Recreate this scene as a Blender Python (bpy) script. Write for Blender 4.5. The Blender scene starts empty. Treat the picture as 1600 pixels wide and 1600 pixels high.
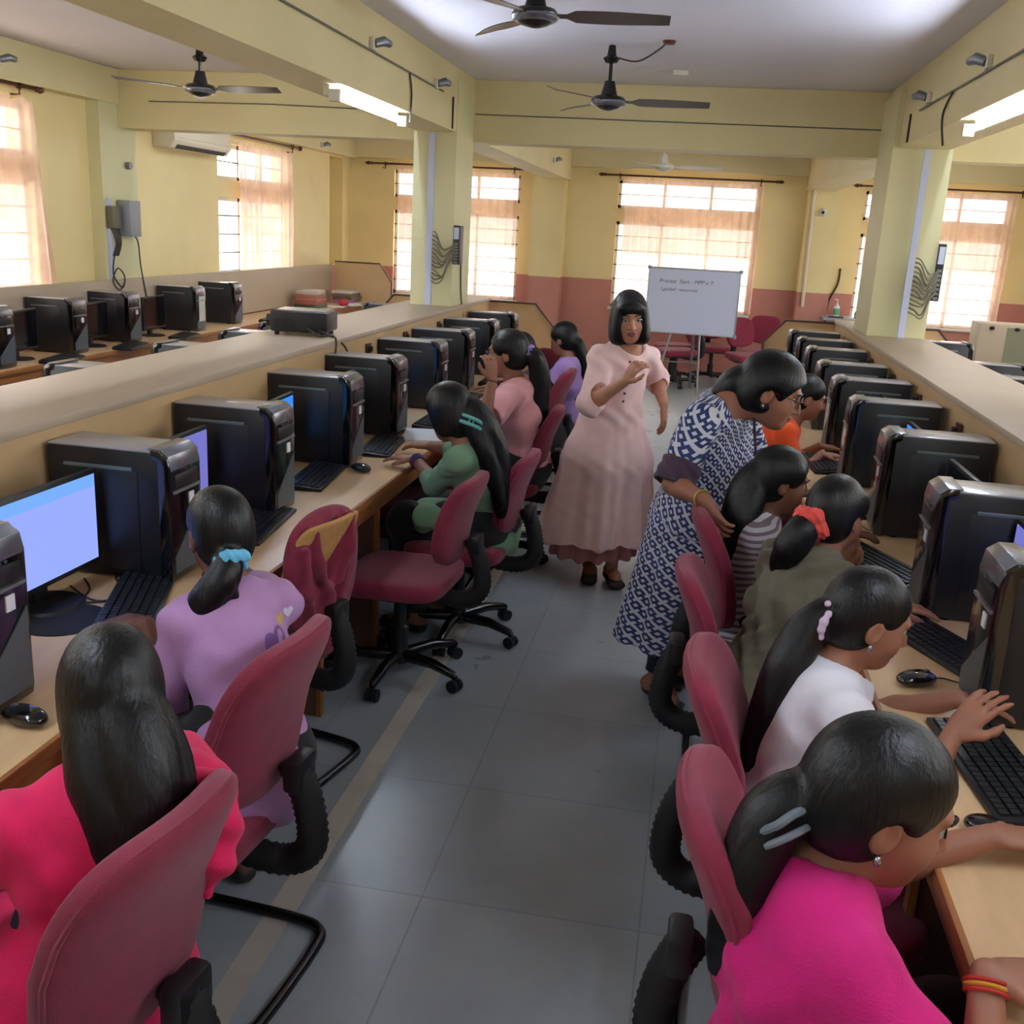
import bpy, bmesh, math, random
import numpy as np
from mathutils import Vector, Matrix
random.seed(7); rng = np.random.default_rng(7)
PI = math.pi
SC = bpy.context.scene
COL = SC.collection

# ------------------------------------------------------------------ camera
def make_camera():
    cd = bpy.data.cameras.new('camera'); co = bpy.data.objects.new('camera', cd); COL.objects.link(co)
    yaw, pitch, roll = -0.167083, -0.269506, 0.0533822
    cy, sy, cp, sp = math.cos(yaw), math.sin(yaw), math.cos(pitch), math.sin(pitch)
    fwd = Vector((sy*cp, cy*cp, sp)); right = Vector((cy, -sy, 0)); up = right.cross(fwd)
    r2 = math.cos(roll)*right + math.sin(roll)*up; u2 = -math.sin(roll)*right + math.cos(roll)*up
    m = Matrix((r2, u2, -fwd)).transposed().to_4x4(); m.translation = Vector((0, 0, 1.8))
    co.matrix_world = m
    cd.sensor_fit = 'HORIZONTAL'; cd.sensor_width = 36.0; cd.lens = 36.0*1609.133/1600.0
    cd.clip_start = 0.05; cd.clip_end = 200
    SC.camera = co
make_camera()

# ------------------------------------------------------------------ world, exposure
W = bpy.data.worlds.new('sky'); SC.world = W; W.use_nodes = True
nt = W.node_tree; bg = nt.nodes['Background']
# overcast sky above, a dim band of far trees and houses at the horizon, bright ground haze below
tc = nt.nodes.new('ShaderNodeTexCoord'); sx = nt.nodes.new('ShaderNodeSeparateXYZ'); nt.links.new(tc.outputs['Generated'], sx.inputs[0])
mr = nt.nodes.new('ShaderNodeMapRange'); mr.inputs[1].default_value = -.1; mr.inputs[2].default_value = .1; nt.links.new(sx.outputs['Z'], mr.inputs[0])
cr = nt.nodes.new('ShaderNodeValToRGB'); cr.color_ramp.elements[0].position = 0; cr.color_ramp.elements[0].color = (1.9, 1.9, 1.85, 1)
cr.color_ramp.elements[1].position = 1; cr.color_ramp.elements[1].color = (1.9, 1.98, 2.05, 1)
for pos, col in ((.36, (1.8, 1.8, 1.75, 1)), (.42, (.45, .47, .42, 1)), (.56, (.5, .52, .48, 1)), (.62, (1.9, 1.95, 2.0, 1))):
    e = cr.color_ramp.elements.new(pos); e.color = col
nt.links.new(mr.outputs[0], cr.inputs[0]); nt.links.new(cr.outputs[0], bg.inputs['Color']); bg.inputs['Strength'].default_value = 2.3
SC.view_settings.view_transform = 'Standard'
try: SC.view_settings.look = 'None'
except Exception: pass
SC.view_settings.exposure = 0.47; SC.view_settings.gamma = 1.0; SC.view_settings.use_curve_mapping = False
TUBE = 90.0           # emission of a fluorescent tube
SC.cycles.max_bounces = 8; SC.cycles.diffuse_bounces = 5; SC.cycles.transmission_bounces = 6
SC.cycles.sample_clamp_indirect = 6.0
SC.cycles.use_denoising = True

# daylight outside the windows (large soft sources standing outdoors, one per glazed side)
def daylight(name, loc, rot, sx, sy, power, col=(0.95, 0.98, 1.0)):
    l = bpy.data.lights.new(name, 'AREA'); l.shape = 'RECTANGLE'; l.size = sx; l.size_y = sy; l.energy = power; l.color = col
    o = bpy.data.objects.new(name, l); COL.objects.link(o); o.location = loc; o.rotation_euler = rot
    return o

# ------------------------------------------------------------------ materials
def lin(c):
    return tuple(((x/255)/12.92 if x/255 <= .04045 else ((x/255+.055)/1.055)**2.4) for x in c)
def mat(name, rgb, rough=.6, metal=0, spec=.5, noise=0, nscale=8, bump=0, bscale=60, emit=None, estr=0, sheen=0, coat=0, stretch=None, alpha=None):
    m = bpy.data.materials.new(name); m.use_nodes = True
    nt = m.node_tree; b = nt.nodes['Principled BSDF']
    c = lin(rgb)
    b.inputs['Base Color'].default_value = (*c, 1); b.inputs['Roughness'].default_value = rough
    b.inputs['Metallic'].default_value = metal; b.inputs['Specular IOR Level'].default_value = spec
    if sheen: b.inputs['Sheen Weight'].default_value = sheen
    if coat: b.inputs['Coat Weight'].default_value = coat; b.inputs['Coat Roughness'].default_value = .15
    if emit is not None:
        b.inputs['Emission Color'].default_value = (*lin(emit), 1); b.inputs['Emission Strength'].default_value = estr
    if noise or bump:
        tc = nt.nodes.new('ShaderNodeTexCoord'); mp = nt.nodes.new('ShaderNodeMapping')
        nt.links.new(tc.outputs['Object'], mp.inputs['Vector'])
        if stretch: mp.inputs['Scale'].default_value = stretch
    if noise:
        n = nt.nodes.new('ShaderNodeTexNoise'); n.inputs['Scale'].default_value = nscale; n.inputs['Detail'].default_value = 5
        nt.links.new(mp.outputs['Vector'], n.inputs['Vector'])
        r = nt.nodes.new('ShaderNodeMapRange'); r.inputs['From Min'].default_value = .3; r.inputs['From Max'].default_value = .7
        r.inputs['To Min'].default_value = 1-noise; r.inputs['To Max'].default_value = 1+noise
        nt.links.new(n.outputs['Fac'], r.inputs['Value'])
        mx = nt.nodes.new('ShaderNodeVectorMath'); mx.operation = 'SCALE'; mx.inputs[0].default_value = c
        nt.links.new(r.outputs['Result'], mx.inputs['Scale']); nt.links.new(mx.outputs['Vector'], b.inputs['Base Color'])
    if bump:
        n2 = nt.nodes.new('ShaderNodeTexNoise'); n2.inputs['Scale'].default_value = bscale; n2.inputs['Detail'].default_value = 3
        nt.links.new(mp.outputs['Vector'], n2.inputs['Vector'])
        bp = nt.nodes.new('ShaderNodeBump'); bp.inputs['Strength'].default_value = bump; bp.inputs['Distance'].default_value = .01
        nt.links.new(n2.outputs['Fac'], bp.inputs['Height']); nt.links.new(bp.outputs['Normal'], b.inputs['Normal'])
    return m
M = {}
def paint(name, upper, lower, z0):
    m = mat(name, upper, .55, bump=.04, bscale=30); nt = m.node_tree; b = nt.nodes['Principled BSDF']
    g = nt.nodes.new('ShaderNodeNewGeometry'); s = nt.nodes.new('ShaderNodeSeparateXYZ'); nt.links.new(g.outputs['Position'], s.inputs[0])
    cmp_ = nt.nodes.new('ShaderNodeMath'); cmp_.operation = 'LESS_THAN'; cmp_.inputs[1].default_value = z0; nt.links.new(s.outputs['Z'], cmp_.inputs[0])
    n = nt.nodes.new('ShaderNodeTexNoise'); n.inputs['Scale'].default_value = 1.3; n.inputs['Detail'].default_value = 6
    nt.links.new(g.outputs['Position'], n.inputs['Vector'])
    r = nt.nodes.new('ShaderNodeMapRange'); r.inputs[1].default_value = .3; r.inputs[2].default_value = .7; r.inputs[3].default_value = .93; r.inputs[4].default_value = 1.05
    nt.links.new(n.outputs['Fac'], r.inputs[0])
    mx = nt.nodes.new('ShaderNodeMix'); mx.data_type = 'RGBA'; mx.inputs[6].default_value = (*lin(upper), 1); mx.inputs[7].default_value = (*lin(lower), 1)
    nt.links.new(cmp_.outputs[0], mx.inputs[0])
    sc = nt.nodes.new('ShaderNodeVectorMath'); sc.operation = 'SCALE'; nt.links.new(mx.outputs[2], sc.inputs[0]); nt.links.new(r.outputs[0], sc.inputs['Scale'])
    nt.links.new(sc.outputs[0], b.inputs['Base Color'])
    return m
YEL = (218, 202, 142)
M['wall'] = paint('yellow_wall_paint', (232, 212, 152), (186, 124, 108), 1.18)
M['yellow'] = mat('yellow_paint_tubelit', (214, 200, 150), .55, noise=.05, nscale=1.5, bump=.03, bscale=30)  # same paint as the walls, with the cooler tube light put into its tone
M['column'] = mat('column_paint', (212, 206, 158), .5, noise=.04, nscale=2)
M['ceiling'] = mat('ceiling_distemper', (226, 221, 224), .8, noise=.03, nscale=1)
M['oldwhite'] = mat('old_white_plastic', (214, 208, 190), .45)
M['laminate'] = mat('beige_laminate', (178, 160, 136), .42, noise=.05, nscale=2.5, spec=.4)
M['lamside'] = mat('partition_board', (196, 163, 118), .5, noise=.06, nscale=3)
M['desk'] = mat('desk_laminate', (216, 180, 134), .33, noise=.08, nscale=4, stretch=(6, 1, 1))
M['edge'] = mat('wood_edge', (148, 92, 46), .45, noise=.2, nscale=10, stretch=(8, .6, 8))
M['panel'] = mat('brown_board', (92, 62, 48), .5, noise=.12, nscale=6)
M['paneledge'] = mat('dark_edge_band', (70, 44, 34), .5)
M['case'] = mat('black_steel', (15, 16, 22), .38, spec=.55, bump=.02, bscale=200)
M['sheen_top'] = mat('black_top_sheen', (150, 151, 158), .3, spec=.7, coat=.8)  # black tops greyed: the grazing reflection is put into the base colour
M['gloss'] = mat('gloss_black', (12, 12, 15), .12, coat=.6)
M['chrome'] = mat('silver_plastic', (150, 152, 160), .25, metal=.8)
M['mesh'] = mat('grey_grille', (74, 80, 84), .5, noise=.15, nscale=300)
M['groove'] = mat('pressed_groove', (104, 116, 122), .35, metal=.3)
M['white'] = mat('white_label', (225, 226, 228), .6)
M['blackpl'] = mat('black_plastic', (20, 20, 22), .42)
M['keys'] = mat('key_caps', (30, 31, 34), .4)
M['rubber'] = mat('rubber', (16, 16, 17), .7)
M['chair'] = mat('maroon_fabric', (124, 26, 54), .85, noise=.1, nscale=25, bump=.25, bscale=350, sheen=.15)
M['tornfoam'] = mat('bare_plywood', (190, 142, 84), .8, noise=.15, nscale=20)
M['steelblk'] = mat('black_tube', (14, 14, 16), .25, spec=.6)
M['pole'] = mat('bronze_rod', (84, 48, 34), .35, metal=.5)
M['fan'] = mat('fan_brown', (38, 34, 32), .25, metal=.4)
M['blade'] = mat('fan_blade', (92, 80, 70), .3, metal=.4)
M['steel'] = mat('dull_steel', (130, 132, 136), .4, metal=.7)
M['ac'] = mat('cream_plastic', (226, 214, 186), .4)
M['wire'] = mat('dark_wire', (48, 42, 36), .6)
M['greywire'] = mat('grey_wire', (104, 98, 78), .6)
M['conduit'] = mat('conduit', (192, 200, 222), .45)
M['tape'] = mat('floor_tape', (190, 184, 170), .6, noise=.12, nscale=5)
M['board'] = mat('whiteboard', (200, 204, 224), .3, spec=.4)
M['alu'] = mat('aluminium', (176, 180, 184), .35, metal=.6)
M['ink'] = mat('marker_ink', (70, 66, 90), .6)
M['tube'] = mat('lit_tube', (255, 255, 255), .5, emit=(216, 231, 255), estr=TUBE)
M['winframe'] = mat('window_frame', (206, 200, 188), .5)
M['grey_box'] = mat('grey_enamel', (146, 150, 152), .45, metal=.2)
M['olive_panel'] = mat('olive_panel', (120, 118, 92), .6)
def floor_mat():
    m = mat('grey_floor', (158, 166, 168), .3, spec=.45); nt = m.node_tree; b = nt.nodes['Principled BSDF']
    tc = nt.nodes.new('ShaderNodeTexCoord')
    br = nt.nodes.new('ShaderNodeTexBrick'); br.offset = 0; br.inputs['Scale'].default_value = 1
    br.inputs['Brick Width'].default_value = .6; br.inputs['Row Height'].default_value = .6; br.inputs['Mortar Size'].default_value = .003
    br.inputs['Color1'].default_value = (*lin((158, 166, 168)), 1); br.inputs['Color2'].default_value = (*lin((150, 159, 162)), 1); br.inputs['Mortar'].default_value = (*lin((136, 144, 147)), 1)
    nt.links.new(tc.outputs['Object'], br.inputs['Vector'])
    n = nt.nodes.new('ShaderNodeTexNoise'); n.inputs['Scale'].default_value = 1.8; n.inputs['Detail'].default_value = 8; n.inputs['Roughness'].default_value = .65
    nt.links.new(tc.outputs['Object'], n.inputs['Vector'])
    r = nt.nodes.new('ShaderNodeMapRange'); r.inputs[1].default_value = .3; r.inputs[2].default_value = .7; r.inputs[3].default_value = .85; r.inputs[4].default_value = 1.12
    nt.links.new(n.outputs['Fac'], r.inputs[0])
    sc = nt.nodes.new('ShaderNodeVectorMath'); sc.operation = 'SCALE'; nt.links.new(br.outputs['Color'], sc.inputs[0]); nt.links.new(r.outputs[0], sc.inputs['Scale'])
    nt.links.new(sc.outputs[0], b.inputs['Base Color'])
    r2 = nt.nodes.new('ShaderNodeMapRange'); r2.inputs[3].default_value = .2; r2.inputs[4].default_value = .42
    nt.links.new(n.outputs['Fac'], r2.inputs[0]); nt.links.new(r2.outputs[0], b.inputs['Roughness'])
    return m
M['floor'] = floor_mat()
def curtain_mat():
    m = bpy.data.materials.new('sheer_curtain'); m.use_nodes = True; nt = m.node_tree; nt.nodes.clear()
    out = nt.nodes.new('ShaderNodeOutputMaterial'); d = nt.nodes.new('ShaderNodeBsdfDiffuse'); t = nt.nodes.new('ShaderNodeBsdfTranslucent'); tr = nt.nodes.new('ShaderNodeBsdfTransparent')
    c = lin((230, 198, 178))
    tc = nt.nodes.new('ShaderNodeTexCoord'); n = nt.nodes.new('ShaderNodeTexNoise'); n.inputs['Scale'].default_value = 5; n.inputs['Detail'].default_value = 3
    nt.links.new(tc.outputs['Object'], n.inputs['Vector'])
    r = nt.nodes.new('ShaderNodeMapRange'); r.inputs[1].default_value = .35; r.inputs[2].default_value = .65; r.inputs[3].default_value = .88; r.inputs[4].default_value = 1.06
    nt.links.new(n.outputs['Fac'], r.inputs[0])
    sc = nt.nodes.new('ShaderNodeVectorMath'); sc.operation = 'SCALE'; sc.inputs[0].default_value = c; nt.links.new(r.outputs[0], sc.inputs['Scale'])
    nt.links.new(sc.outputs[0], d.inputs['Color']); nt.links.new(sc.outputs[0], t.inputs['Color'])
    tr.inputs['Color'].default_value = (1, .95, .9, 1)
    a = nt.nodes.new('ShaderNodeMixShader'); a.inputs[0].default_value = .33; nt.links.new(d.outputs[0], a.inputs[1]); nt.links.new(t.outputs[0], a.inputs[2])
    e = nt.nodes.new('ShaderNodeMixShader'); e.inputs[0].default_value = .3; nt.links.new(a.outputs[0], e.inputs[1]); nt.links.new(tr.outputs[0], e.inputs[2])
    nt.links.new(e.outputs[0], out.inputs['Surface'])
    return m
M['curtain'] = curtain_mat()
def glass_mat():
    m = bpy.data.materials.new('window_glass'); m.use_nodes = True; nt = m.node_tree; nt.nodes.clear()
    out = nt.nodes.new('ShaderNodeOutputMaterial'); tr = nt.nodes.new('ShaderNodeBsdfTransparent'); g = nt.nodes.new('ShaderNodeBsdfGlossy'); g.inputs['Roughness'].default_value = .02
    x = nt.nodes.new('ShaderNodeMixShader'); x.inputs[0].default_value = .05; nt.links.new(tr.outputs[0], x.inputs[1]); nt.links.new(g.outputs[0], x.inputs[2]); nt.links.new(x.outputs[0], out.inputs['Surface'])
    return m
M['glass'] = glass_mat()
def screen_mat(name, c1, c2, s):
    m = mat(name, (10, 10, 12), .2); nt = m.node_tree; b = nt.nodes['Principled BSDF']
    tc = nt.nodes.new('ShaderNodeTexCoord'); se = nt.nodes.new('ShaderNodeSeparateXYZ'); nt.links.new(tc.outputs['Generated'], se.inputs[0])
    gt = nt.nodes.new('ShaderNodeMath'); gt.operation = 'GREATER_THAN'; gt.inputs[1].default_value = .86; nt.links.new(se.outputs['Z'], gt.inputs[0])
    mx = nt.nodes.new('ShaderNodeMix'); mx.data_type = 'RGBA'; mx.inputs[6].default_value = (*lin(c1), 1); mx.inputs[7].default_value = (*lin(c2), 1)
    nt.links.new(gt.outputs[0], mx.inputs[0]); nt.links.new(mx.outputs[2], b.inputs['Emission Color']); b.inputs['Emission Strength'].default_value = s
    return m
M['screen'] = screen_mat('lit_screen', (140, 158, 240), (110, 160, 235), .9)
M['screen_dim'] = screen_mat('lilac_screen', (120, 120, 205), (120, 120, 205), .7)
M['screen_blue'] = screen_mat('blue_screen', (60, 150, 235), (50, 130, 225), .9)
M['screen_off'] = mat('dark_screen', (14, 15, 18), .12)

# ------------------------------------------------------------------ mesh helpers
class MB:
    def __init__(s): s.v = []; s.f = []; s.m = []; s.mi = 0
    def add(s, v, f):
        k = len(s.v); s.v += [tuple(x) for x in v]; s.f += [tuple(i+k for i in q) for q in f]; s.m += [s.mi]*len(f); return s
    def box(s, x0, y0, z0, x1, y1, z1):
        v = [(x, y, z) for x in (x0, x1) for y in (y0, y1) for z in (z0, z1)]
        return s.add(v, [(0, 1, 3, 2), (4, 6, 7, 5), (0, 4, 5, 1), (2, 3, 7, 6), (0, 2, 6, 4), (1, 5, 7, 3)])
    def prism(s, poly, axis, a, b):
        # poly: 2D points in the other two axes (in cyclic order), extruded along axis
        n = len(poly)
        def p(q, t): return {'x': (t, q[0], q[1]), 'y': (q[0], t, q[1]), 'z': (q[0], q[1], t)}[axis]
        v = [p(q, a) for q in poly] + [p(q, b) for q in poly]
        return s.add(v, [tuple(range(n))[::-1], tuple(range(n, 2*n))] + [(i, (i+1) % n, n+(i+1) % n, n+i) for i in range(n)])
    def tube(s, pts, r, n=8, cap=True, closed=False):
        P = [Vector(p) for p in pts]; R = r if isinstance(r, (list, tuple)) else [r]*len(P)
        v = []; prev = None; N = len(P)
        for i, p in enumerate(P):
            if closed: t = (P[(i+1) % N]-P[i-1])
            else: t = (P[min(i+1, N-1)]-P[max(i-1, 0)])
            t = t.normalized() if t.length > 1e-9 else Vector((0, 0, 1))
            if prev is None:
                a = Vector((0, 0, 1)) if abs(t.z) < .9 else Vector((1, 0, 0)); u = t.cross(a).normalized()
            else:
                u = prev - t*prev.dot(t); u = u.normalized() if u.length > 1e-6 else t.orthogonal().normalized()
            prev = u; w = t.cross(u)
            for k in range(n):
                a = 2*PI*k/n; v.append(p + R[i]*(math.cos(a)*u + math.sin(a)*w))
        f = [(i*n+k, i*n+(k+1) % n, (i+1)*n+(k+1) % n, (i+1)*n+k) for i in range(N-1) for k in range(n)]
        if closed: f += [((N-1)*n+k, (N-1)*n+(k+1) % n, (k+1) % n, k) for k in range(n)]
        elif cap: f += [tuple(range(n))[::-1], tuple(range((N-1)*n, N*n))]
        return s.add(v, f)
    def cyl(s, a, b, r, r2=None, n=16): return s.tube([a, b], [r, r if r2 is None else r2], n)
    def lathe(s, prof, c=(0, 0, 0), n=24):
        v = []; m = len(prof)
        for k in range(n):
            a = 2*PI*k/n
            for (r, z) in prof: v.append((c[0]+r*math.cos(a), c[1]+r*math.sin(a), c[2]+z))
        f = [(k*m+j, ((k+1) % n)*m+j, ((k+1) % n)*m+j+1, k*m+j+1) for k in range(n) for j in range(m-1)]
        f += [tuple(k*m for k in range(n))[::-1], tuple(k*m+m-1 for k in range(n))]
        return s.add(v, f)
    def sell(s, c, r, e=(.5, .5), nu=28, nv=16, rot=None, fn=None):
        # superellipsoid
        sg = lambda x, p: math.copysign(abs(x)**p, x)
        v = []
        for j in range(nv+1):
            ph = -PI/2+PI*j/nv
            for i in range(nu):
                th = 2*PI*i/nu
                p = Vector((r[0]*sg(math.cos(ph), e[0])*sg(math.cos(th), e[1]), r[1]*sg(math.cos(ph), e[0])*sg(math.sin(th), e[1]), r[2]*sg(math.sin(ph), e[0])))
                if fn: p = Vector(fn(p))
                if rot: p = rot @ p
                v.append(p+Vector(c))
        f = [(j*nu+i, j*nu+(i+1) % nu, (j+1)*nu+(i+1) % nu, (j+1)*nu+i) for j in range(nv) for i in range(nu)]
        return s.add(v, f)
    def xf(s, m, k0=0):
        for i in range(k0, len(s.v)): s.v[i] = tuple(m @ Vector(s.v[i]))
        return s
    def build(s, name, material, parent=None, smooth=None, bevel=0, seg=2, angle=40, loc=None):
        me = bpy.data.meshes.new(name); me.from_pydata(s.v, [], s.f); me.update()
        bm = bmesh.new(); bm.from_mesh(me); bmesh.ops.remove_doubles(bm, verts=bm.verts, dist=1e-5); bmesh.ops.recalc_face_normals(bm, faces=bm.faces)
        if bevel:
            ed = [e for e in bm.edges if len(e.link_faces) == 2 and e.calc_face_angle(0) > math.radians(30)]
            bmesh.ops.bevel(bm, geom=ed, offset=bevel, segments=seg, affect='EDGES', profile=.5, clamp_overlap=True)
        bm.to_mesh(me); bm.free()
        for x in (material if isinstance(material, (list, tuple)) else [material]): me.materials.append(x)
        if smooth is None: smooth = True
        if smooth:
            for p in me.polygons: p.use_smooth = True
            try: me.set_sharp_from_angle(angle=math.radians(angle))
            except Exception: pass
        o = bpy.data.objects.new(name, me); COL.objects.link(o)
        if parent: o.parent = parent
        if loc: o.location = loc
        return o
def tag(o, label=None, cat=None, group=None, kind=None):
    if label: o['label'] = label
    if cat: o['category'] = cat
    if group: o['group'] = group
    if kind: o['kind'] = kind
    return o
def thing(name, loc=(0, 0, 0), rz=0, label=None, cat=None, group=None, kind=None):
    o = bpy.data.objects.new(name, None); o.empty_display_size = .05; COL.objects.link(o); o.location = loc; o.rotation_euler = (0, 0, rz)
    return tag(o, label, cat, group, kind)
def copy_tree(o, parent=None):
    c = o.copy(); COL.objects.link(c)
    if parent: c.parent = parent
    for ch in o.children: copy_tree(ch, c)
    return c
def box(name, m, x0, y0, z0, x1, y1, z1, parent=None, bevel=0): return MB().box(x0, y0, z0, x1, y1, z1).build(name, m, parent, bevel=bevel)
def smooth_path(pts, n=6):
    P = [Vector(p) for p in pts]; out = []
    for i in range(len(P)-1):
        a, b, c, d = P[max(i-1, 0)], P[i], P[i+1], P[min(i+2, len(P)-1)]
        for k in range(n):
            t = k/n; out.append(.5*((2*b)+(c-a)*t+(2*a-5*b+4*c-d)*t*t+(3*b-a-3*c+d)*t**3))
    out.append(P[-1]); return out
# ------------------------------------------------------------------ the room
XL, XR, YB, YF, ZC = -4.95, 4.3, -3.0, 14.4, 2.87
def wall(name, m, axis, at, thick, u0, u1, z0, z1, holes):
    us = sorted({u0, u1, *[h[0] for h in holes], *[h[1] for h in holes]}); zs = sorted({z0, z1, *[h[2] for h in holes], *[h[3] for h in holes]})
    mb = MB()
    for i in range(len(us)-1):
        for j in range(len(zs)-1):
            uc, zc = (us[i]+us[i+1])/2, (zs[j]+zs[j+1])/2
            if any(h[0] < uc < h[1] and h[2] < zc < h[3] for h in holes): continue
            if axis == 'y': mb.box(us[i], at, zs[j], us[i+1], at+thick, zs[j+1])
            else: mb.box(at, us[i], zs[j], at+thick, us[i+1], zs[j+1])
    o = mb.build(name, m, smooth=False); o['kind'] = 'structure'; return o
ZS, Z1, Z2, Z3 = .82, 1.95, 2.12, 2.48     # sill, window head, transom foot, transom head
def S(o): o['kind'] = 'structure'; return o
S(box('floor', M['floor'], XL-.2, YB, -.1, XR+.2, YF+.2, 0))
S(box('ceiling', M['ceiling'], XL-.2, YB-.2, ZC, XR+.2, YF+.2, ZC+.12))
end_win = [(-4.32, -2.55), (-1.22, .62), (1.95, 3.72)]
left_win = [(5.2, 7.25), (10.28, 12.1), (.6, 3.0)]
right_win = [(.5, 3.2), (4.6, 7.2), (9.4, 12.0)]
wall('wall_end', M['wall'], 'y', YF, .2, XL-.2, XR+.2, 0, ZC, [h for a, b in end_win for h in ((a, b, ZS, Z1), (a, b, Z2, Z3))])
wall('wall_left', M['wall'], 'x', XL-.2, .2, YB, YF, 0, ZC, [h for a, b in left_win for h in ((a, b, ZS, Z1), (a, b, Z2, Z3))]+[(13.55, 14.05, 1.19, 2.58)])
wall('wall_right', M['wall'], 'x', XR, .2, YB, YF, 0, ZC, [h for a, b in right_win for h in ((a, b, ZS, Z1), (a, b, Z2, Z3))])
wall('wall_front', M['wall'], 'y', YB-.2, .2, XL-.2, XR+.2, 0, ZC, [])
# beams and columns
S(box('ceiling_beam', M['yellow'], -2.15, YB, 2.44, -1.855, YF, ZC-.001))
S(box('ceiling_beam', M['yellow'], 1.2, YB, 2.44, 1.52, YF, ZC-.001))
S(box('cross_beam', M['yellow'], XL, 8.25, 2.42, XR, 8.52, ZC-.002))
S(box('cross_beam', M['yellow'], XL, YF-.16, 2.62, XR, YF, ZC-.003))
S(box('cross_beam', M['yellow'], XL, -.2, 2.41, XR, .1, ZC-.002))
S(box('cross_beam', M['yellow'], XL, 8.52, 2.6, XL+.13, YF-.16, ZC-.003))
S(box('cross_beam', M['yellow'], XL, YB, 2.6, XL+.13, 8.25, ZC-.003))
S(box('column', M['column'], -2.17, 7.7, 1.2, -1.85, 8.26, 2.80))
S(box('column', M['column'], 1.16, 7.6, 1.2, 1.545, 8.26, 2.80))
S(box('column', M['column'], XL, 7.98, 0, XL+.11, 8.52, 2.61))
S(box('pilaster', M['wall'], -2.33, YF-.3, 0, -1.9, YF, 2.62))
S(box('pilaster', M['wall'], 1.22, YF-.3, 0, 1.62, YF, 2.62))
# niche on the side wall near the far corner (a shallow framed recess)
S(box('trim_1', M['wall'], XL-.23, 13.5, 1.1, XL-.2, 14.1, 2.6))
# window units
def window(name, axis, at, a, b):
    w = thing(name); w['kind'] = 'structure'
    fr = MB(); gl = MB(); bars = MB()
    def bx(mb, u0, u1, z0, z1, d0, d1):
        if axis == 'y': mb.box(u0, at+d0, z0, u1, at+d1, z1)
        else:
            lo, hi = sorted((at-d0 if at < 0 else at+d0, at-d1 if at < 0 else at+d1)); mb.box(lo, u0, z0, hi, u1, z1)
    for (z0, z1) in ((ZS, Z1), (Z2, Z3)):
        t = .04
        bx(fr, a, b, z0, z0+t, .06, .12); bx(fr, a, b, z1-t, z1, .06, .12); bx(fr, a, a+t, z0, z1, .06, .12); bx(fr, b-t, b, z0, z1, .06, .12)
        for k in (1, 2): u = a+(b-a)*k/3; bx(fr, u-.02, u+.02, z0, z1, .06, .12)
        bx(gl, a+t, b-t, z0+t, z1-t, .088, .092)
        n = int((z1-z0)/.17)
        for k in range(1, n): z = z0+(z1-z0)*k/n; bx(bars, a, b, z-.006, z+.006, .03, .042)
    fr.build('window_frame', M['winframe'], w, smooth=False); gl.build('glass_pane', M['glass'], w, smooth=False); bars.build('grille', M['steelblk'], w, smooth=False)
    sl = MB(); bx(sl, a-.03, b+.03, ZS-.03, ZS, -.04, .2); sl.build('window_sill', M['oldwhite'], w, smooth=False)
    return w
k = 0
for a, b in end_win: k += 1; window(f'window_{k}', 'y', YF, a, b)
for a, b in left_win: k += 1; window(f'window_{k}', 'x', XL, a, b)
for a, b in right_win: k += 1; window(f'window_{k}', 'x', XR, a, b)
# curtains: pleated sheer cloth with real waves, on rods
def curtain(axis, at, a, b, label, rod, rodlabel, zt=2.5, zb=.84, folds=14, sway=0, amp=.022, side=1, twist=None):
    nu, nv = int(folds*10), 40
    v = []
    for j in range(nv+1):
        t = j/nv; z = zt+(zb-zt)*t
        for i in range(nu+1):
            s = i/nu
            u = a+(b-a)*s + sway*t*(s if twist is None else 1-s)
            A = amp*(.45+.75*min(1, t*2.2))*(1+.35*math.sin(5.3*s+1.2))
            d = A*math.sin(2*PI*folds*s+.8*math.sin(3*t+4*s)) + .35*A*math.sin(2*PI*folds*.37*s+2*t)
            zz = z + (.016*math.sin(2*PI*folds*s) if j == 0 else 0)
            v.append((u, at+side*d, zz) if axis == 'y' else (at+side*d, u, zz))
    W_ = nu+1
    f = [(j*W_+i, j*W_+i+1, (j+1)*W_+i+1, (j+1)*W_+i) for j in range(nv) for i in range(nu)]
    o = MB().add(v, f).build('curtain', M['curtain'], angle=180)
    tag(o, label, 'curtain', 'sheer peach curtains')
    r0, r1, zr = rod
    r = thing('curtain_rod', label=rodlabel, cat='curtain rod')
    pt = (lambda u, z, d=0: (u, at+side*d, z)) if axis == 'y' else (lambda u, z, d=0: (at+side*d, u, z))
    MB().tube([pt(r0, zr), pt(r1, zr)], .013, 10).build('rod', M['pole'], r)
    for u, sg in ((r0, -1), (r1, 1)):
        m2 = MB(); m2.tube([pt(u+sg*x, zr) for x in (-.02, 0, .02, .04, .07, .09)], [.012, .022, .014, .026, .018, .004], 10); m2.build('finial', M['pole'], r)
        m2 = MB(); uu = u-sg*.2; m2.tube([pt(uu, zr), pt(uu, zr-.06), pt(uu, zr-.06, -.1)], .008, 6); m2.tube([pt(uu-.012, zr), pt(uu+.012, zr)], .024, 10); m2.build('bracket', M['pole'], r)
    return o
yc = YF-.11
curtain('y', yc, -1.12, .66, 'sheer peach curtain across the middle window behind the whiteboard', (-1.4, .82, 2.535), 'dark curtain rod over the window behind the whiteboard', folds=17)
curtain('y', yc, -4.25, -2.55, 'sheer peach curtain on the far window past the bay with stacked books', (-4.62, -2.42, 2.55), 'dark curtain rod over the far window past the stacked books', folds=15)
curtain('y', yc, 2.0, 3.75, 'sheer peach curtain on the far window past the pale box with a green panel', (1.86, 4.0, 2.535), 'dark curtain rod over the far window past the pale box', folds=16)
xl = XL+.07
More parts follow.
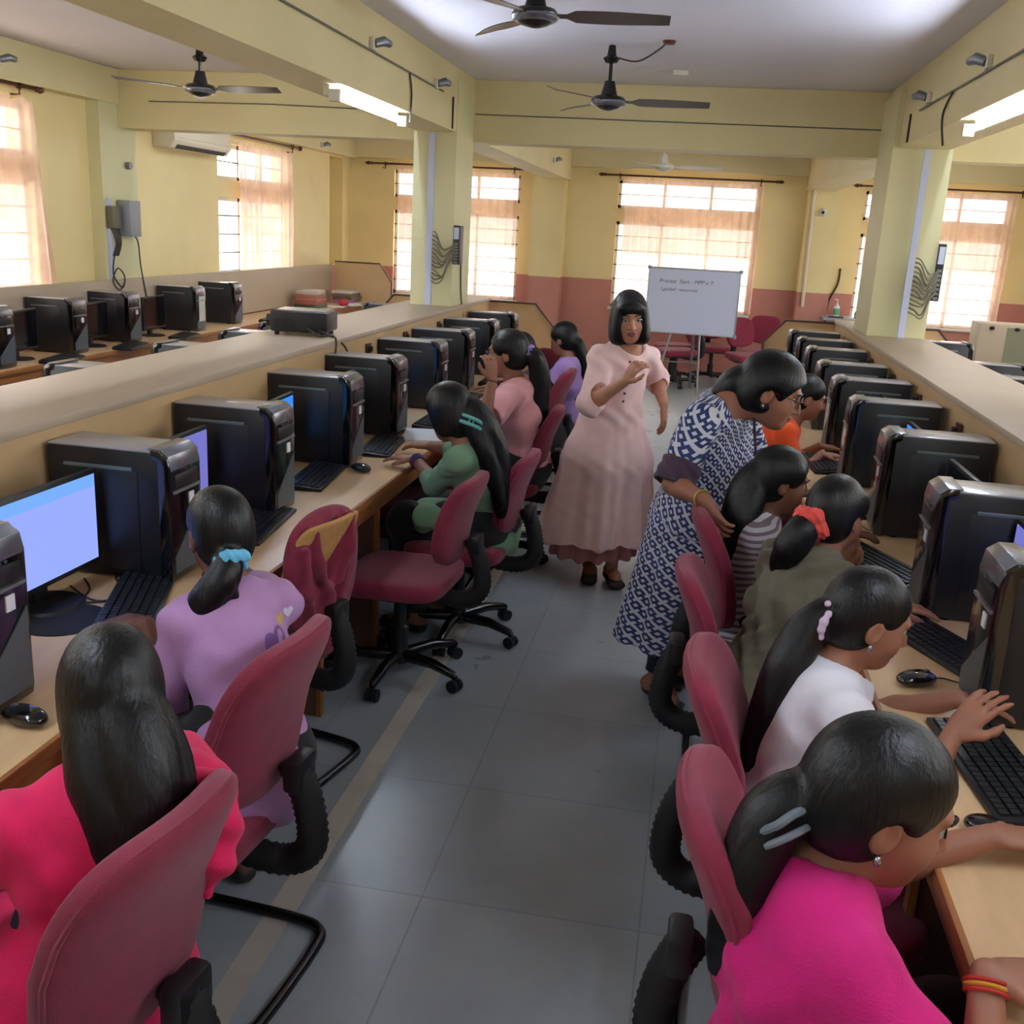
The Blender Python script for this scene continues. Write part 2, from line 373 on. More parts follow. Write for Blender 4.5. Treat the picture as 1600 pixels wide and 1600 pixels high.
curtain('x', xl, 10.62, 12.12, 'peach curtain covering most of the window past the air conditioner', (10.1, 12.3, 2.57), 'dark curtain rod meeting the air conditioner', folds=12)
curtain('x', xl, 5.0, 7.2, 'wide peach curtain beside the wall column, drawn over the nearest side window', (4.6, 7.25, 2.585), 'dark curtain rod with turned finial near the wall column', folds=12, sway=.22, zb=.84)
for a, b in right_win[1:]:
    pass
# daylight sources outdoors, one beyond each glazed wall
daylight('daylight_end', (-.3, YF+1.6, 1.9), (-PI/2-.12, 0, 0), 9, 3.0, 60)
daylight('daylight_left', (XL-1.6, 6, 1.9), (0, -PI/2+.12, 0), 3.0, 13, 90)
daylight('daylight_right', (XR+1.6, 6, 1.9), (0, PI/2-.12, 0), 3.0, 13, 130)
# tubes on the beams
def tube_light(loc, rz, label, side, hood=False):
    t = thing('tube_light', loc, rz, label, 'tube light')
    MB().box(-.03, -.61, .0, .0, .61, .05).build('batten', M['oldwhite'], t, bevel=.004)
    MB().tube([(.035, -.585, -.005), (.035, .585, -.005)], .014, 12).build('tube', M['tube'], t)
    for y in (-.6, .6): MB().box(.0, y-.015, -.03, .055, y+.015, .03).build('lamp_holder', M['oldwhite'], t, bevel=.003)
    if hood: MB().box(-.03, -.63, .052, .2, .63, .058).build('added_hood', M['oldwhite'], t)  # unseen hood, added to keep tube light off the ceiling
    return t
tube_light((-1.925, 5.86, 2.388), 0, 'lit white tube light low on the beam beside the column with the projector ledge', 1)
tube_light((1.27, 5.24, 2.388), PI, 'lit white tube light on the beam over the row with the olive shirt', 1)
for (x, y, r) in ((-1.82, -1.0, 0), (1.165, -1.0, PI), (-1.82, 1.1, 0), (1.165, 1.3, PI)):
    tube_light((x, y, 2.25), r, 'white tube light on a ceiling beam', 1, True)['group'] = 'tube lights along the beams'
for (x, y, r, z) in ((XR-.005, 2.5, PI, 2.55), (XR-.005, 6.5, PI, 2.6), (XR-.005, 10.5, PI, 2.6), (-2.155, 3.5, PI, 2.78), (-2.155, 6.6, PI, 2.78), (-2.155, 11, PI, 2.78), (1.525, 6.5, 0, 2.78), (1.525, 11, 0, 2.78), (XL+.135, 3.5, 0, 2.75), (-.4, 8.525, PI/2, 2.74), (-3.4, 8.525, PI/2, 2.74), (2.8, 8.525, PI/2, 2.74)):  # unseen tubes, added to brighten the bays, ceiling and end wall
    tube_light((x, y, z), r, 'unseen white tube light added to brighten the bays', 1)['group'] = 'unseen tube lights added for the bays'
# wires along the beams, junction boxes and old lamp holders
def wire(name, pts, r, label, m='wire', cat='wire', sm=True):
    o = MB().tube(smooth_path(pts) if sm else pts, r, 6).build(name, M[m]); return tag(o, label, cat)
wire('beam_wire', [(-1.847, -1, 2.665), (-1.847, 4.9, 2.665), (-1.847, 7.25, 2.66)], .006, 'thin wire running along the beam over the projector', 'greywire', sm=False)
wire('beam_wire', [(1.192, -1, 2.61), (1.192, 4.7, 2.6), (1.192, 7.0, 2.61)], .006, 'thin wire running along the beam over the striped shirt', 'greywire', sm=False)
wire('beam_wire', [(-1.84, 8.242, 2.62), (-.6, 8.242, 2.615), (1.19, 8.242, 2.61)], .005, 'thin wire across the cross beam behind the second fan', 'greywire', sm=False)
wire('beam_wire', [(XL+.4, 8.242, 2.63), (-3.5, 8.242, 2.64), (-2.17, 8.242, 2.62)], .005, 'thin wire across the cross beam above the air conditioner', 'greywire', sm=False)
wire('drop_wire', [(-1.846, 6.42, 2.66), (-1.845, 6.47, 2.55), (-1.846, 6.45, 2.38)], .006, 'short drop wire above the lit tube beside the projector column', 'wire')
wire('drop_wire', [(1.19, 6.1, 2.6), (1.186, 6.25, 2.5), (1.19, 6.15, 2.34)], .006, 'short bent drop wire beside the lit tube over the striped shirt', 'wire')
wire('drop_wire', [(-1.848, 7.55, 2.66), (-1.848, 7.55, 2.45)], .007, 'short dark wire down the beam end at the projector column', 'wire', sm=False)
wire('drop_wire', [(1.193, 7.3, 2.62), (1.193, 7.3, 2.45)], .007, 'short dark wire down the beam end at the column with cables', 'wire', sm=False)
def holder(x, y, z, sgn, label):
    t = thing('lamp_holder', (x, y, z), 0, label, 'lamp holder')
    MB().box(0, -.035, -.03, sgn*.025, .035, .03).build('base', M['oldwhite'], t, bevel=.005)
    MB().tube([(sgn*.02, 0, 0), (sgn*.06, .04, .02), (sgn*.075, .09, .015)], [.022, .026, .02], 10).build('socket', M['steel'], t)
for i, (x, y, z, s, l) in enumerate([(-1.855, 4.45, 2.7, 1, 'old lamp holder on the beam at the top edge above the near fan'), (-1.855, 5.7, 2.7, 1, 'small lamp holder on the beam above the lit tube by the projector'),
    (-1.855, 7.05, 2.68, 1, 'lamp holder on the beam next to the column with the projector ledge'), (1.2, 5.4, 2.64, -1, 'lamp holder on the beam above the lit tube over the striped shirt'),
    (1.2, 6.75, 2.65, -1, 'lamp holder on the beam next to the column with cables above the ledge'), (-1.855, 12.6, 2.58, 1, 'lamp holder on the beam past the cross beam near the far pilaster'),
    (XL+.38, 11.7, 2.56, 1, 'lamp holder high on the side wall past the air conditioner curtain'), (XL+.13, 6.75, 2.71, 1, 'white lamp holder above the curtain near the wall column')]): 
    holder(x, y, z, s, l) if i != 6 else holder(XL+.13, 12.9, 2.66, s, l)
# ceiling fans
def fan(loc, drop, a0, label, nb=3):
    t = thing('ceiling_fan', loc, 0, label, 'ceiling fan')
    z = -drop
    MB().lathe([(.005, 0), (.02, -.005), (.028, -.06), (.05, -.075), (.035, -.1), (.012, -.105), (.005, -.106)], n=20).build('canopy', M['fan'], t)
    MB().cyl((0, 0, -.09), (0, 0, z+.06), .011).build('downrod', M['fan'], t)
    MB().lathe([(.004, .11), (.03, .108), (.042, .06), (.05, .03), (.09, .02), (.105, -.0), (.1, -.02), (.06, -.045), (.025, -.055), (.004, -.058)], (0, 0, z), 28).build('motor', M['fan'], t)
    MB().lathe([(.1055, -.004), (.108, -.012), (.1, -.026), (.085, -.033)], (0, 0, z), 28).build('trim_ring', M['chrome'], t)
    for k in range(nb):
        a = a0+2*PI*k/nb; b = MB(); n = 12
        v = []
        for i in range(n+1):
            s = i/n; r = .1+s*.5; w = .045+.028*math.sin(PI*min(1, s*1.15)) if s > .12 else .022
            if s > .97: w *= .7
            for (e, zz) in ((-1, .012), (1, -.012)): v += [(r, e*w, zz*(1 if s > .1 else .3)-.002), (r, e*w, zz*(1 if s > .1 else .3)+.002)]
        f = []
        for i in range(n):
            q = i*4; f += [(q+1, q+5, q+7, q+3), (q, q+2, q+6, q+4), (q, q+4, q+5, q+1), (q+2, q+3, q+7, q+6)]
        f += [(0, 1, 3, 2), (n*4, n*4+2, n*4+3, n*4+1)]
        b.add(v, f); b.xf(Matrix.Translation((0, 0, z-.005)) @ Matrix.Rotation(a, 4, 'Z')); b.build('blade', M['blade'], t)
    return t
fan((-.66, 6.6, ZC), .31, .06, 'brown three-blade ceiling fan hanging in front of the cross beam')
fan((-.85, 4.95, ZC), .15, .1, 'brown ceiling fan cut off by the top edge of the picture')
fan((-3.48, 7.0, ZC), .27, -.12, 'dark brown ceiling fan in the bay with the air conditioner')
pf = fan((-.5, 11.0, ZC), .4, .1, 'pale ceiling fan past the cross beam, in front of the middle window')
for c in pf.children: c.data.materials[0] = M['oldwhite']
wire('fan_wire', [(-.63, 6.6, 2.8), (-.5, 6.58, 2.78), (-.37, 6.5, 2.84), (-.34, 6.45, 2.868)], .005, 'short wire looping from the ceiling to the second fan')
o = MB().lathe([(.001, 0), (.04, 0), (.03, -.02), (.001, -.022)], (-.32, 6.43, ZC), 14).build('ceiling_rose', M['pole']); tag(o, 'small brown ceiling rose holding the fan wire', 'ceiling rose')
o = box('junction_box', M['oldwhite'], -.33, 7.5, ZC-.03, -.23, 7.58, ZC-.001); tag(o, 'small square junction box on the ceiling by the cross beam', 'junction box')
# air conditioner on the side wall
t = thing('air_conditioner', (XL, 9.55, 2.33), 0, 'cream split air conditioner high on the side wall', 'air conditioner')
MB().prism([(0, 0), (.17, 0), (.22, .07), (.21, .25), (.17, .28), (0, .28)], 'y', -.55, .6).build('body', M['ac'], t, bevel=.012)
MB().prism([(.165, -.003), (.19, .02), (.2, .06), (.215, .066)], 'y', -.46, .52).build('louver', M['blackpl'], t)
MB().box(.205, -.5, .085, .219, .56, .09).build('front_seam', M['greywire'], t)
wire('ac_pipe', [(XL+.03, 10.15, 2.5), (XL+.03, 10.2, 2.62), (XL+.03, 10.3, 2.66)], .02, 'cream pipe leaving the air conditioner', 'ac', 'pipe')
# meter box with cables on the side wall
t = thing('switch_box', (XL+.115, 8.17, 1.56), 0, 'grey steel switch box with cables on the side wall', 'switch box')
MB().box(0, 0, 0, .12, .17, .29).build('case', M['grey_box'], t, bevel=.008)
MB().box(-.005, -.17, .06, .06, -.02, .24).build('terminal_block', M['greywire'], t, bevel=.01)
for k in range(5): MB().tube(smooth_path([(.03, -.16+.03*k, .08), (.05, -.12+.02*k, -.05), (.03, -.14+.02*k, -.16)]), .005, 6).build('cable', M['wire'], t)
MB().tube(smooth_path([(.03, -.1, -.1), (.03, -.15, -.3), (.03, -.02, -.42), (.03, .02, -.33), (.03, -.08, -.26), (.03, -.16, -.36), (.03, -.06, -.44), (.03, .03, -.36)], 8), .006, 6).build('cable_coil', M['wire'], t)
MB().tube(smooth_path([(.03, .17, .02), (.04, .24, -.05), (.03, .3, -.3), (.05, .42, -.8)], 8), .006, 6).build('power_cord', M['wire'], t)
o = box('cable_trunking', M['conduit'], XL+.111, 8.01, 1.2, XL+.14, 8.05, 1.86); tag(o, 'pale cable trunking beside the grey switch box', 'trunking')
o = MB().tube([(XL+.11, 8.36, 2.13), (XL+.15, 8.36, 2.13)], .03, 12).build('wall_hook', M['steel']); tag(o, 'small round wall fitting below the air conditioner', 'wall fitting')
# pipe up the far pilaster, dome camera
o = MB().tube([(1.3, YF-.34, 1.0), (1.28, YF-.34, 2.6)], .022, 10).build('conduit_pipe', M['ac']); tag(o, 'yellow painted pipe up the far wall beside the table with the bottle', 'pipe')
t = thing('dome_camera', (1.42, YF-.34, 2.18), 0, 'small white security camera on the far wall', 'camera')
MB().sell((0, 0, 0), (.05, .05, .05), (1, 1)).build('housing', M['white'], t); MB().sell((-.01, -.035, 0), (.022, .022, .022), (1, 1)).build('lens', M['gloss'], t)
wire('wall_cable', [(1.75, YF-.02, 1.5), (1.74, YF-.03, 1.3), (1.66, YF-.04, 1.1), (1.64, YF-.05, .95)], .014, 'dark hanging cable on the far wall by the white bottle', 'wire')
# column conduits and network switches with cable bundles
def conduit(x, y, label):
    o = box('conduit_strip', M['conduit'], x-.022, y-.018, 1.203, x+.022, y, 2.43); tag(o, label, 'conduit')
conduit(-2.03, 7.7, 'pale conduit strip up the column at the projector ledge'); conduit(1.375, 7.55, 'pale conduit strip up the column in front of the curtained far window')
def switch(x, y, zc, x0, hh, label, n=13):
    t = thing('network_switch', (x, y, zc), 0, label, 'network switch')
    MB().box(0, 0, -hh, .05, .13, hh).build('case', M['blackpl'], t, bevel=.004)
    MB().box(.006, -.003, hh*.3, .044, .0, hh*.9).build('label', M['conduit'], t)
    for k in range(7): MB().box(.01, -.003, -hh*.95+hh*.16*k, .04, 0, -hh*.85+hh*.16*k).build('port', M['steel'], t)
    for k in range(n):
        z0 = .09-.030*k; z1 = .02-hh*.9*k/n
        sag = .05+.06*rng.random(); w_ = x0-x
        p = [(w_, -.012, z0), (w_*.75, -.03-.03*rng.random(), z0-.015), (w_*.4, -.03-.04*rng.random(), (z0+z1)/2-sag), (w_*.12, -.03, z1-sag*.5), (.02, -.004, z1)]
        MB().tube(smooth_path(p), .0045+.001*(k % 3), 6).build('cable', M['greywire'], t)
switch(-1.85, 7.69, 1.65, -2.0, .14, 'tall network switch with a bundle of cables on the column by the projector')
switch(1.545, 7.58, 1.65, 1.4, .19, 'tall network switch with a cable bundle on the column at the bare ledge')
wire('column_wire', [(-1.845, 7.95, 1.75), (-1.84, 7.95, 1.4), (-1.83, 7.97, 1.2), (-1.81, 8.0, 1.0)], .007, 'thin loose wire down the side of the projector column', 'greywire')

# ------------------------------------------------------------------ ledges, partitions, desks
def ledge(x0, x1, y0, y1, zt=1.2):
    t = thing('partition_ledge'); t['kind'] = 'structure'
    box('ledge_top', M['laminate'], x0-.01, y0, zt-.03, x1+.01, y1, zt, t, bevel=.004)
    MB().box(x0, y0, 0, x0+.03, y1, zt-.03).build('side_board', M['lamside'], t, smooth=False); MB().box(x1-.03, y0, 0, x1, y1, zt-.03).build('side_board', M['lamside'], t, smooth=False)
    return t
ledge(-2.27, -1.82, -1, 9.0); ledge(1.115, 1.55, -1, 9.0)
def end_panel(x_in, x_out, y, label, h=1.17, low=.98):
    mb = MB(); c = .22 if x_out > x_in else -.22
    poly = [(x_in, 0), (x_out, 0), (x_out, low), (x_out-c*.75, h), (x_in, h)]
    mb.prism(poly, 'y', y, y+.03)
    t = thing('end_panel', label=label, cat='end panel')
    mb.build('board', M['lamside'], t, smooth=False)
    e = [(x_out, y-.006, 0), (x_out, y-.006, low), (x_out-c*.75, y-.006, h), (x_in, y-.006, h)]
    MB().tube(e, .009, 6).build('edge_band', M['paneledge'], t)
    return t
end_panel(-1.815, -1.24, 9.0, 'beige cut-corner end panel behind the last computer of the projector ledge row')
end_panel(1.11, .55, 9.0, 'beige cut-corner end panel behind the last computer beyond the orange shirt')
end_panel(1.555, 2.1, 9.0, 'beige end panel with a cut corner near the pale box with a green panel')
end_panel(-2.275, -2.85, 9.0, 'beige end panel with a cut corner just past the stacked books')
# side wall: low back board over the desk and its end panel
t = thing('back_board', label='long low beige back board along the side wall behind the row of computers', cat='back board')
box('board', M['laminate'], XL+.115, -1, .76, XL+.14, 13.27, 1.21, t)
end_panel(-4.78, -4.0, 13.3, 'tan end panel at the far corner beyond the stacked books', 1.25, 1.02)
def desk(x_wall, x_edge, y0, y1, label, zt=.75, legs=()):
    t = thing('computer_desk', label=label, cat='desk'); s = 1 if x_edge > x_wall else -1
    lo, hi = sorted((x_wall, x_edge-s*.012)); box('worktop', M['desk'], lo, y0, zt-.025, hi, y1, zt, t, bevel=.002)
    lo, hi = sorted((x_edge-s*.014, x_edge)); box('edge_strip', M['edge'], lo, y0, zt-.03, hi, y1, zt+.001, t, bevel=.004)
    lo, hi = sorted((x_edge-s*.03, x_edge-s*.05)); box('apron', M['edge'], lo, y0, zt-.11, hi, y1, zt-.031, t, bevel=.003)
    lo, hi = sorted((x_wall, x_wall+s*.02)); box('modesty_panel', M['panel'], lo, y0, .1, hi, y1, zt-.03, t)
    for y in legs:
        lo, hi = sorted((x_wall+s*.02, x_edge-s*.06)); p = box('side_panel', M['panel'], lo, y-.012, 0, hi, y+.012, zt-.11, t)
        lo, hi = sorted((x_edge-s*.062, x_edge-s*.045)); box('edge_band', M['edge'], lo, y-.016, 0, hi, y+.016, zt-.11, p)
    return t
desk(-1.815, -1.2, -1, 8.99, 'long computer desk along the ledge with the projector', legs=(.3, 1.85, 3.35, 4.02, 5.6, 7.2, 8.9))
desk(1.108, .5, -1, 8.99, 'long computer desk under the row of computers by the magenta and white shirts', legs=(.4, 2.0, 3.6, 5.2, 6.8, 8.9))
desk(-2.285, -2.85, -1, 8.99, 'computer desk on the far side of the ledge with the projector', legs=(2, 4.5, 7, 8.9))
desk(1.565, 2.15, -1, 8.99, 'computer desk on the far side of the bare ledge', legs=(5, 8.9))
desk(-4.8, -4.3, 1, 13.28, 'long computer desk along the side wall under the switch box', legs=(3, 5.5, 8, 10.5, 13.1))
# line on the floor
o = MB().box(-.985, .4, .0, -.912, 6.6, .0025).build('floor_line', M['tape'], smooth=False); tag(o, 'pale painted line along the grey floor beside the empty chairs', 'floor line', kind='structure')

# ------------------------------------------------------------------ computer towers
def make_tower():
    t = thing('computer_tower', cat='computer tower')
    D, Wd, H = .38, .175, .39        # x from -D to 0 (front at 0), y 0..Wd
    MB().box(-D, 0, .008, -.035, Wd, H-.004).build('case', M['case'], t, bevel=.004)
    MB().box(-D, .002, H-.006, -.05, Wd-.002, H).build('top_cover', M['sheen_top'], t, bevel=.002)
    pr = [(-.04, .004), (-.004, .004), (0, .03), (0, H-.05), (-.008, H-.015), (-.03, H+.004), (-.06, H+.005), (-.06, H-.02), (-.04, H-.03)]
    fb = MB().prism(pr, 'y', -.002, Wd+.002).build('front_bezel', M['gloss'], t, bevel=.005)
    pr = [(.0015, H-.055), (-.006, H-.012), (-.03, H+.0065), (-.07, H+.0075), (-.07, H+.004), (-.03, H+.002), (-.01, H-.015), (-.002, H-.055)]
    MB().prism(pr, 'y', .004, Wd-.004).build('top_trim', M['chrome'], t, bevel=.001)
    MB().box(-.002, .022, H-.108, .004, Wd-.022, H-.068).build('disc_drive', M['blackpl'], fb, bevel=.002)
    MB().box(-.002, .012, H-.122, .007, Wd-.012, H-.114).build('silver_strip', M['steel'], t, bevel=.001)
    for k in range(4): MB().cyl((0, .055+.018*k, H-.06), (.004, .055+.018*k, H-.06), .004, n=8).build('button', M['chrome'], fb)
    MB().box(.0, .1, H-.17, .0035, .128, H-.135).build('label', M['white'], t)
    MB().prism([(.05, .03), (Wd-.008, .012), (Wd-.008, .225), (.05, .15), (.006, .1), (.006, .03)][0:1]+[(Wd-.01, .03), (Wd-.01, .215), (.012, .08), (.012, .03)], 'x', .0, .003).build('grille', M['mesh'], t)
    for sgn, y in ((-1, 0), (1, Wd)):
        sp = MB(); a, b = sorted((y, y+sgn*.0035))
        sp.box(-D+.03, a, .03, -.1, b, H-.06); s_ = sp.build('side_panel', M['case'], t, bevel=.003)
        g = MB(); a, b = sorted((y, y+sgn*.006)); g.box(-D+.05, a, H-.062, -.115, b, H-.051); g.build('groove', M['groove'], s_, bevel=.002)
    rr = MB(); rr.box(-D-.003, .01, .03, -D, Wd-.01, H-.02); rr.build('rear_panel', M['steel'], t)
    for x in (-.33, -.08):
        for y in (.02, .155): MB().cyl((x, y, 0), (x, y, .01), .012, n=10).build('foot', M['rubber'], t)
    return t
tower0 = make_tower(); used = {}
def place(proto, loc, rz, label, group=None, scale=None):
    o = proto if proto.name not in used else copy_tree(proto)
    used[proto.name] = 1; o.location = loc; o.rotation_euler = (0, 0, rz); o['label'] = label
    if group: o['group'] = group
    if scale: o.scale = (scale,)*3
    return o
LY = [1.70, 2.61, 3.36, 4.21, 4.92, 5.77, 6.5, 7.35, 8.1]
ordn = ['', 'second', 'third', 'fourth', 'fifth', 'sixth', 'seventh', 'eighth', 'ninth']
lab = ['black computer tower cut by the picture edge next to the girl in pink', 'black computer tower with a white sticker beside the bright lilac screen', 'black computer tower beside the lilac screen edge, above the torn chair',
 'black computer tower beside the blue screen corner, behind a black mouse', 'black computer tower whose keyboard the girl in green uses', 'black computer tower just behind the head of the girl in green', 'black computer tower in front of the girl in the pink shirt, nearest her raised hand',
 'black computer tower second from the cut-corner end panel by the projector column', 'black computer tower against the end panel by the projector column']
for y, l in zip(LY, lab): place(tower0, ((-1.36 if y < 2 else -1.425)+random.uniform(-.012, .012), y, .75), random.uniform(-.02, .02), l, 'computer towers on the projector side desk')
RY = [2.32, 3.03, 3.91, 4.72, 5.45, 6.16, 7.0, 7.67, 8.31]
lab = ['black computer tower with a blue sheen nearest the girl in magenta', 'black computer tower beyond the hand of the girl in white', 'black computer tower in front of the girl with the coral scrunchie', 'black computer tower with a curled cable behind it, beyond the striped shirt',
 'black computer tower next to the boy in orange', 'black pale-rimmed computer tower, fourth from the end panel beyond the orange shirt', 'black pale-rimmed computer tower, third from the end panel beyond the orange shirt', 'black computer tower with a red mark on its front rim, near the end panel', 'black computer tower standing against the end panel beyond the orange shirt']
for y, l in zip(RY, lab): place(tower0, (.71+random.uniform(-.012, .012), y+.175, .75), PI+random.uniform(-.02, .02), l, 'computer towers on the desk of the magenta and white shirts')
for y, x, l in ((5.9, -4.36, 'black computer tower cut by the picture edge on the side wall desk'), (6.8, -4.41, 'black computer tower with a grey grille under the wide curtain'), (7.62, -4.45, 'black computer tower with a bright spot just before the switch box cord'), (8.68, -4.41, 'black computer tower with a brown sticker front on the side wall desk'), (9.5, -4.43, 'black computer tower farthest along the side wall desk')):
    if y < 5: continue
    place(tower0, (x, y, .75), random.uniform(-.06, .02), l, 'computer towers on the side wall desk')
o = box('sticker', M['tape'], -4.4065, 8.72, .84, -4.4035, 8.83, 1.06); o['label'] = 'brown printed sticker on a tower front'; o['category'] = 'sticker'
for y, l in ((3.95, 'black computer tower peeking over the ledge nearest the picture edge'), (4.85, 'black computer tower peeking over the ledge, second from the picture edge'), (5.6, 'black computer tower peeking over the ledge under the third side wall tower'), (6.15, 'black computer tower peeking over the ledge just behind the projector'), (7.0, 'black computer tower peeking over the ledge before the stacked books'), (8.2, 'black computer tower peeking over the ledge next to the projector column')):
    place(tower0, (-2.72, y+.175, .75), PI, l, 'computer towers behind the projector ledge')
for y, l in ((6.05, 'black computer tower peeking over the bare ledge at the picture edge'), (6.75, 'black computer tower over the bare ledge, in front of the pale box'), (8.15, 'black computer tower over the bare ledge, next to the cut-corner end panel')):
    place(tower0, (2.02, y, .75), 0, l, 'computer towers behind the bare ledge')

# ------------------------------------------------------------------ monitors, keyboards, mice
def make_monitor(scr):
    t = thing('monitor', cat='monitor')
    MB().box(-.02, -.225, .06, .0, .225, .335).build('bezel', M['blackpl'], t, bevel=.004)
    MB().box(-.05, -.14, .1, -.019, .14, .29).build('back_shell', M['blackpl'], t, bevel=.012)
    MB().box(.0, -.212, .076, .0015, .212, .322).build('screen', scr, t, smooth=False)
    MB().box(-.06, -.03, .01, -.035, .03, .2).build('stand', M['blackpl'], t, bevel=.004)
    MB().lathe([(.002, .012), (.09, .01), (.1, 0), (.002, 0)], (-.02, 0, 0), 24).build('stand_base', M['blackpl'], t)
    return t
mon = {k: make_monitor(M[k]) for k in ('screen', 'screen_dim', 'screen_blue', 'screen_off')}
for y, k, l, rz in ((2.36, 'screen', 'lit monitor with a plain lilac page at the picture edge', -.03), (3.06, 'screen_dim', 'monitor showing a lilac strip behind the girl with the blue scrunchie', 0), (3.87, 'screen_blue', 'monitor with a bright blue corner between two towers', .05), (4.65, 'screen_off', 'dark monitor behind the tower used by the girl in green', 0), (5.42, 'screen_blue', 'monitor with a pinkish top edge between two towers near the girl in green', 0), (6.2, 'screen_off', 'dark monitor in front of the girl in the pink shirt', 0), (7.05, 'screen_off', 'dark monitor in front of the person in black', 0), (7.85, 'screen_off', 'dark monitor in front of the girl in the lilac top', 0)):
    place(mon[k], (-1.64, y, .75), rz, l)
for y, k, l in ((2.78, 'screen_dim', 'monitor beyond the tower nearest the girl in magenta'), (3.6, 'screen_off', 'monitor corner standing over the tower beyond the girl in white'), (4.4, 'screen_blue', 'monitor with a violet glow behind the tower of the girl with the coral scrunchie'), (5.2, 'screen_off', 'dark monitor in front of the striped shirt girl'), (5.9, 'screen_off', 'dark monitor in front of the boy in orange'), (6.65, 'screen_off', 'dark monitor between pale-rimmed towers, nearer the boy in orange'), (7.45, 'screen_off', 'dark monitor between pale-rimmed towers, nearer the end panel')):
    place(mon[k], (.93, y, .75), PI+random.uniform(-.05, .05), l)
for y, l in ((6.4, 'dark monitor on the side wall desk at the picture edge'), (7.3, 'dark monitor on the side wall desk under the wide curtain edge'), (8.2, 'dark monitor on the side wall desk below the switch box')):
    place(mon['screen_off'], (-4.55, y, .75), .1, l)
def make_keyboard():
    t = thing('keyboard', cat='keyboard')
    MB().prism([(-.075, 0), (.075, 0), (.075, .012), (-.075, .024)], 'y', -.22, .22).build('body', M['blackpl'], t, bevel=.004)
    k = MB()
    for r in range(6):
        x = -.058+r*.0225; z = .0225-(r*.0018)
        for c in range(20):
            if r == 5 and 4 <= c <= 9:
                if c == 4: k.box(x-.009, -.205+4*.0205, z-.006, x+.009, -.205+10*.0205-.003, z+.006)
                continue
            k.box(x-.009, -.205+c*.0205, z-.006, x+.009, -.205+c*.0205+.0175, z+.006)
    k.build('keys', M['keys'], t, smooth=False)
    return t
kb = make_keyboard()
for x, y, rz, l in ((-1.44, 2.44, .35, 'black keyboard in front of the girl with the blue scrunchie'), (-1.44, 3.24, .1, 'black keyboard behind the ear of the girl with the blue scrunchie'), (-1.5, 3.97, .1, 'black keyboard beside the mouse near the torn chair'), (-1.43, 4.66, .1, 'black keyboard under the hands of the girl in green'), (-1.36, 5.4, 0, 'black keyboard near the paper by the girl in green'), (-1.38, 6.2, 0, 'black keyboard by the girl in the pink shirt'), (-1.36, 7.05, 0, 'black keyboard by the person in black')):
    place(kb, (x, y, .75), rz, l, 'keyboards on the projector side desk')
for x, y, rz, l in ((.70, 2.1, .1, 'black keyboard near the mouse with a blue glow'), (.72, 2.82, .45, 'black keyboard under the hand of the olive shirt girl'), (.68, 3.5, .45, 'black keyboard beside the coral scrunchie'), (.66, 4.35, .2, 'black keyboard by the striped shirt girl'), (.66, 5.15, .1, 'black keyboard under the hands of the boy in orange')):
    place(kb, (x, y, .75), PI+rz, l, 'keyboards on the desk of the magenta and white shirts')
for x, y, rz, l in ((-4.31, 6.5, .2, 'black keyboard at the picture edge on the side wall desk'), (-4.31, 7.4, .2, 'black keyboard under the wall column on the side wall desk'), (-4.31, 8.25, .2, 'black keyboard before the stickered tower on the side wall desk'), (-4.3, 10.1, .1, 'black keyboard past the last tower on the side wall desk')):
    place(kb, (x, y, .75), rz, l, 'keyboards on the side wall desk')
def make_mouse():
    t = thing('mouse', cat='mouse')
    MB().sell((0, 0, .0155), (.055, .03, .0185), (.9, .85), 24, 12, fn=lambda p: (p.x, p.y, max(p.z, -.015)+.003*math.cos(p.x*28))).build('shell', M['gloss'], t)
    MB().cyl((.028, -.004, .03), (.028, .004, .03), .009, n=12).build('wheel', M['steel'], t)
    MB().tube(smooth_path([(.05, 0, .01), (.09, .01, .004), (.13, -.03, .004), (.2, .0, .004)]), .002, 6).build('cable', M['blackpl'], t)
    return t
ms = make_mouse()
for x, y, rz, l in ((-1.3, 1.75, 2.9, 'black mouse at the picture edge beside the girl in pink'), (-1.37, 4.15, 2.6, 'black mouse on the desk before the hands of the girl in green'), (.62, 2.52, .5, 'black mouse on the desk before the face of the girl in white'), (.63, 1.83, -.6, 'black mouse with a blue glow near the girl in magenta'), (.61, 4.05, -.4, 'black mouse near the girl in the striped shirt'), (-1.42, 5.95, 2.9, 'black mouse under the raised hand of the pink shirt girl'), (-4.32, 10.55, 2.7, 'black mouse past the last tower on the side wall desk')):
    place(ms, (x, y, .751), rz, l)
o = MB().cyl((-1.56, 2.28, .75), (-1.56, 2.28, .7525), .115, n=32).build('mouse_pad', M['rubber']); o.scale = (1, 1, 1); tag(o, 'round black mouse pad under the bright lilac screen', 'mouse pad')
# cables on the desks
wire('desk_cable', [(-1.68, 2.5, .755), (-1.55, 2.42, .754), (-1.47, 2.5, .754), (-1.6, 2.6, .754), (-1.62, 2.75, .754)], .003, 'thin black cable curling over the desk under the lilac screen')
wire('desk_cable', [(-1.45, 2.5, .757), (-1.57, 2.4, .754), (-1.62, 2.5, .754), (-1.68, 2.57, .754)], .003, 'thin black cable from the keyboard under the lilac screen')
for y, l in ((4.83, 'curled black cable behind a tower beyond the striped shirt'), (5.58, 'curled black cable behind the tower next to the boy in orange')):
    wire('tower_cable', [(1.09, y, 1.08), (1.106, y+.02, 1.11), (1.106, y+.05, 1.1), (1.1, y+.05, 1.0), (1.09, y+.03, .9)], .006, l)
for k, y in enumerate((2.33, 3.1, 3.95, 4.75, 5.5, 6.3, 7.05, 7.8)):
    pass
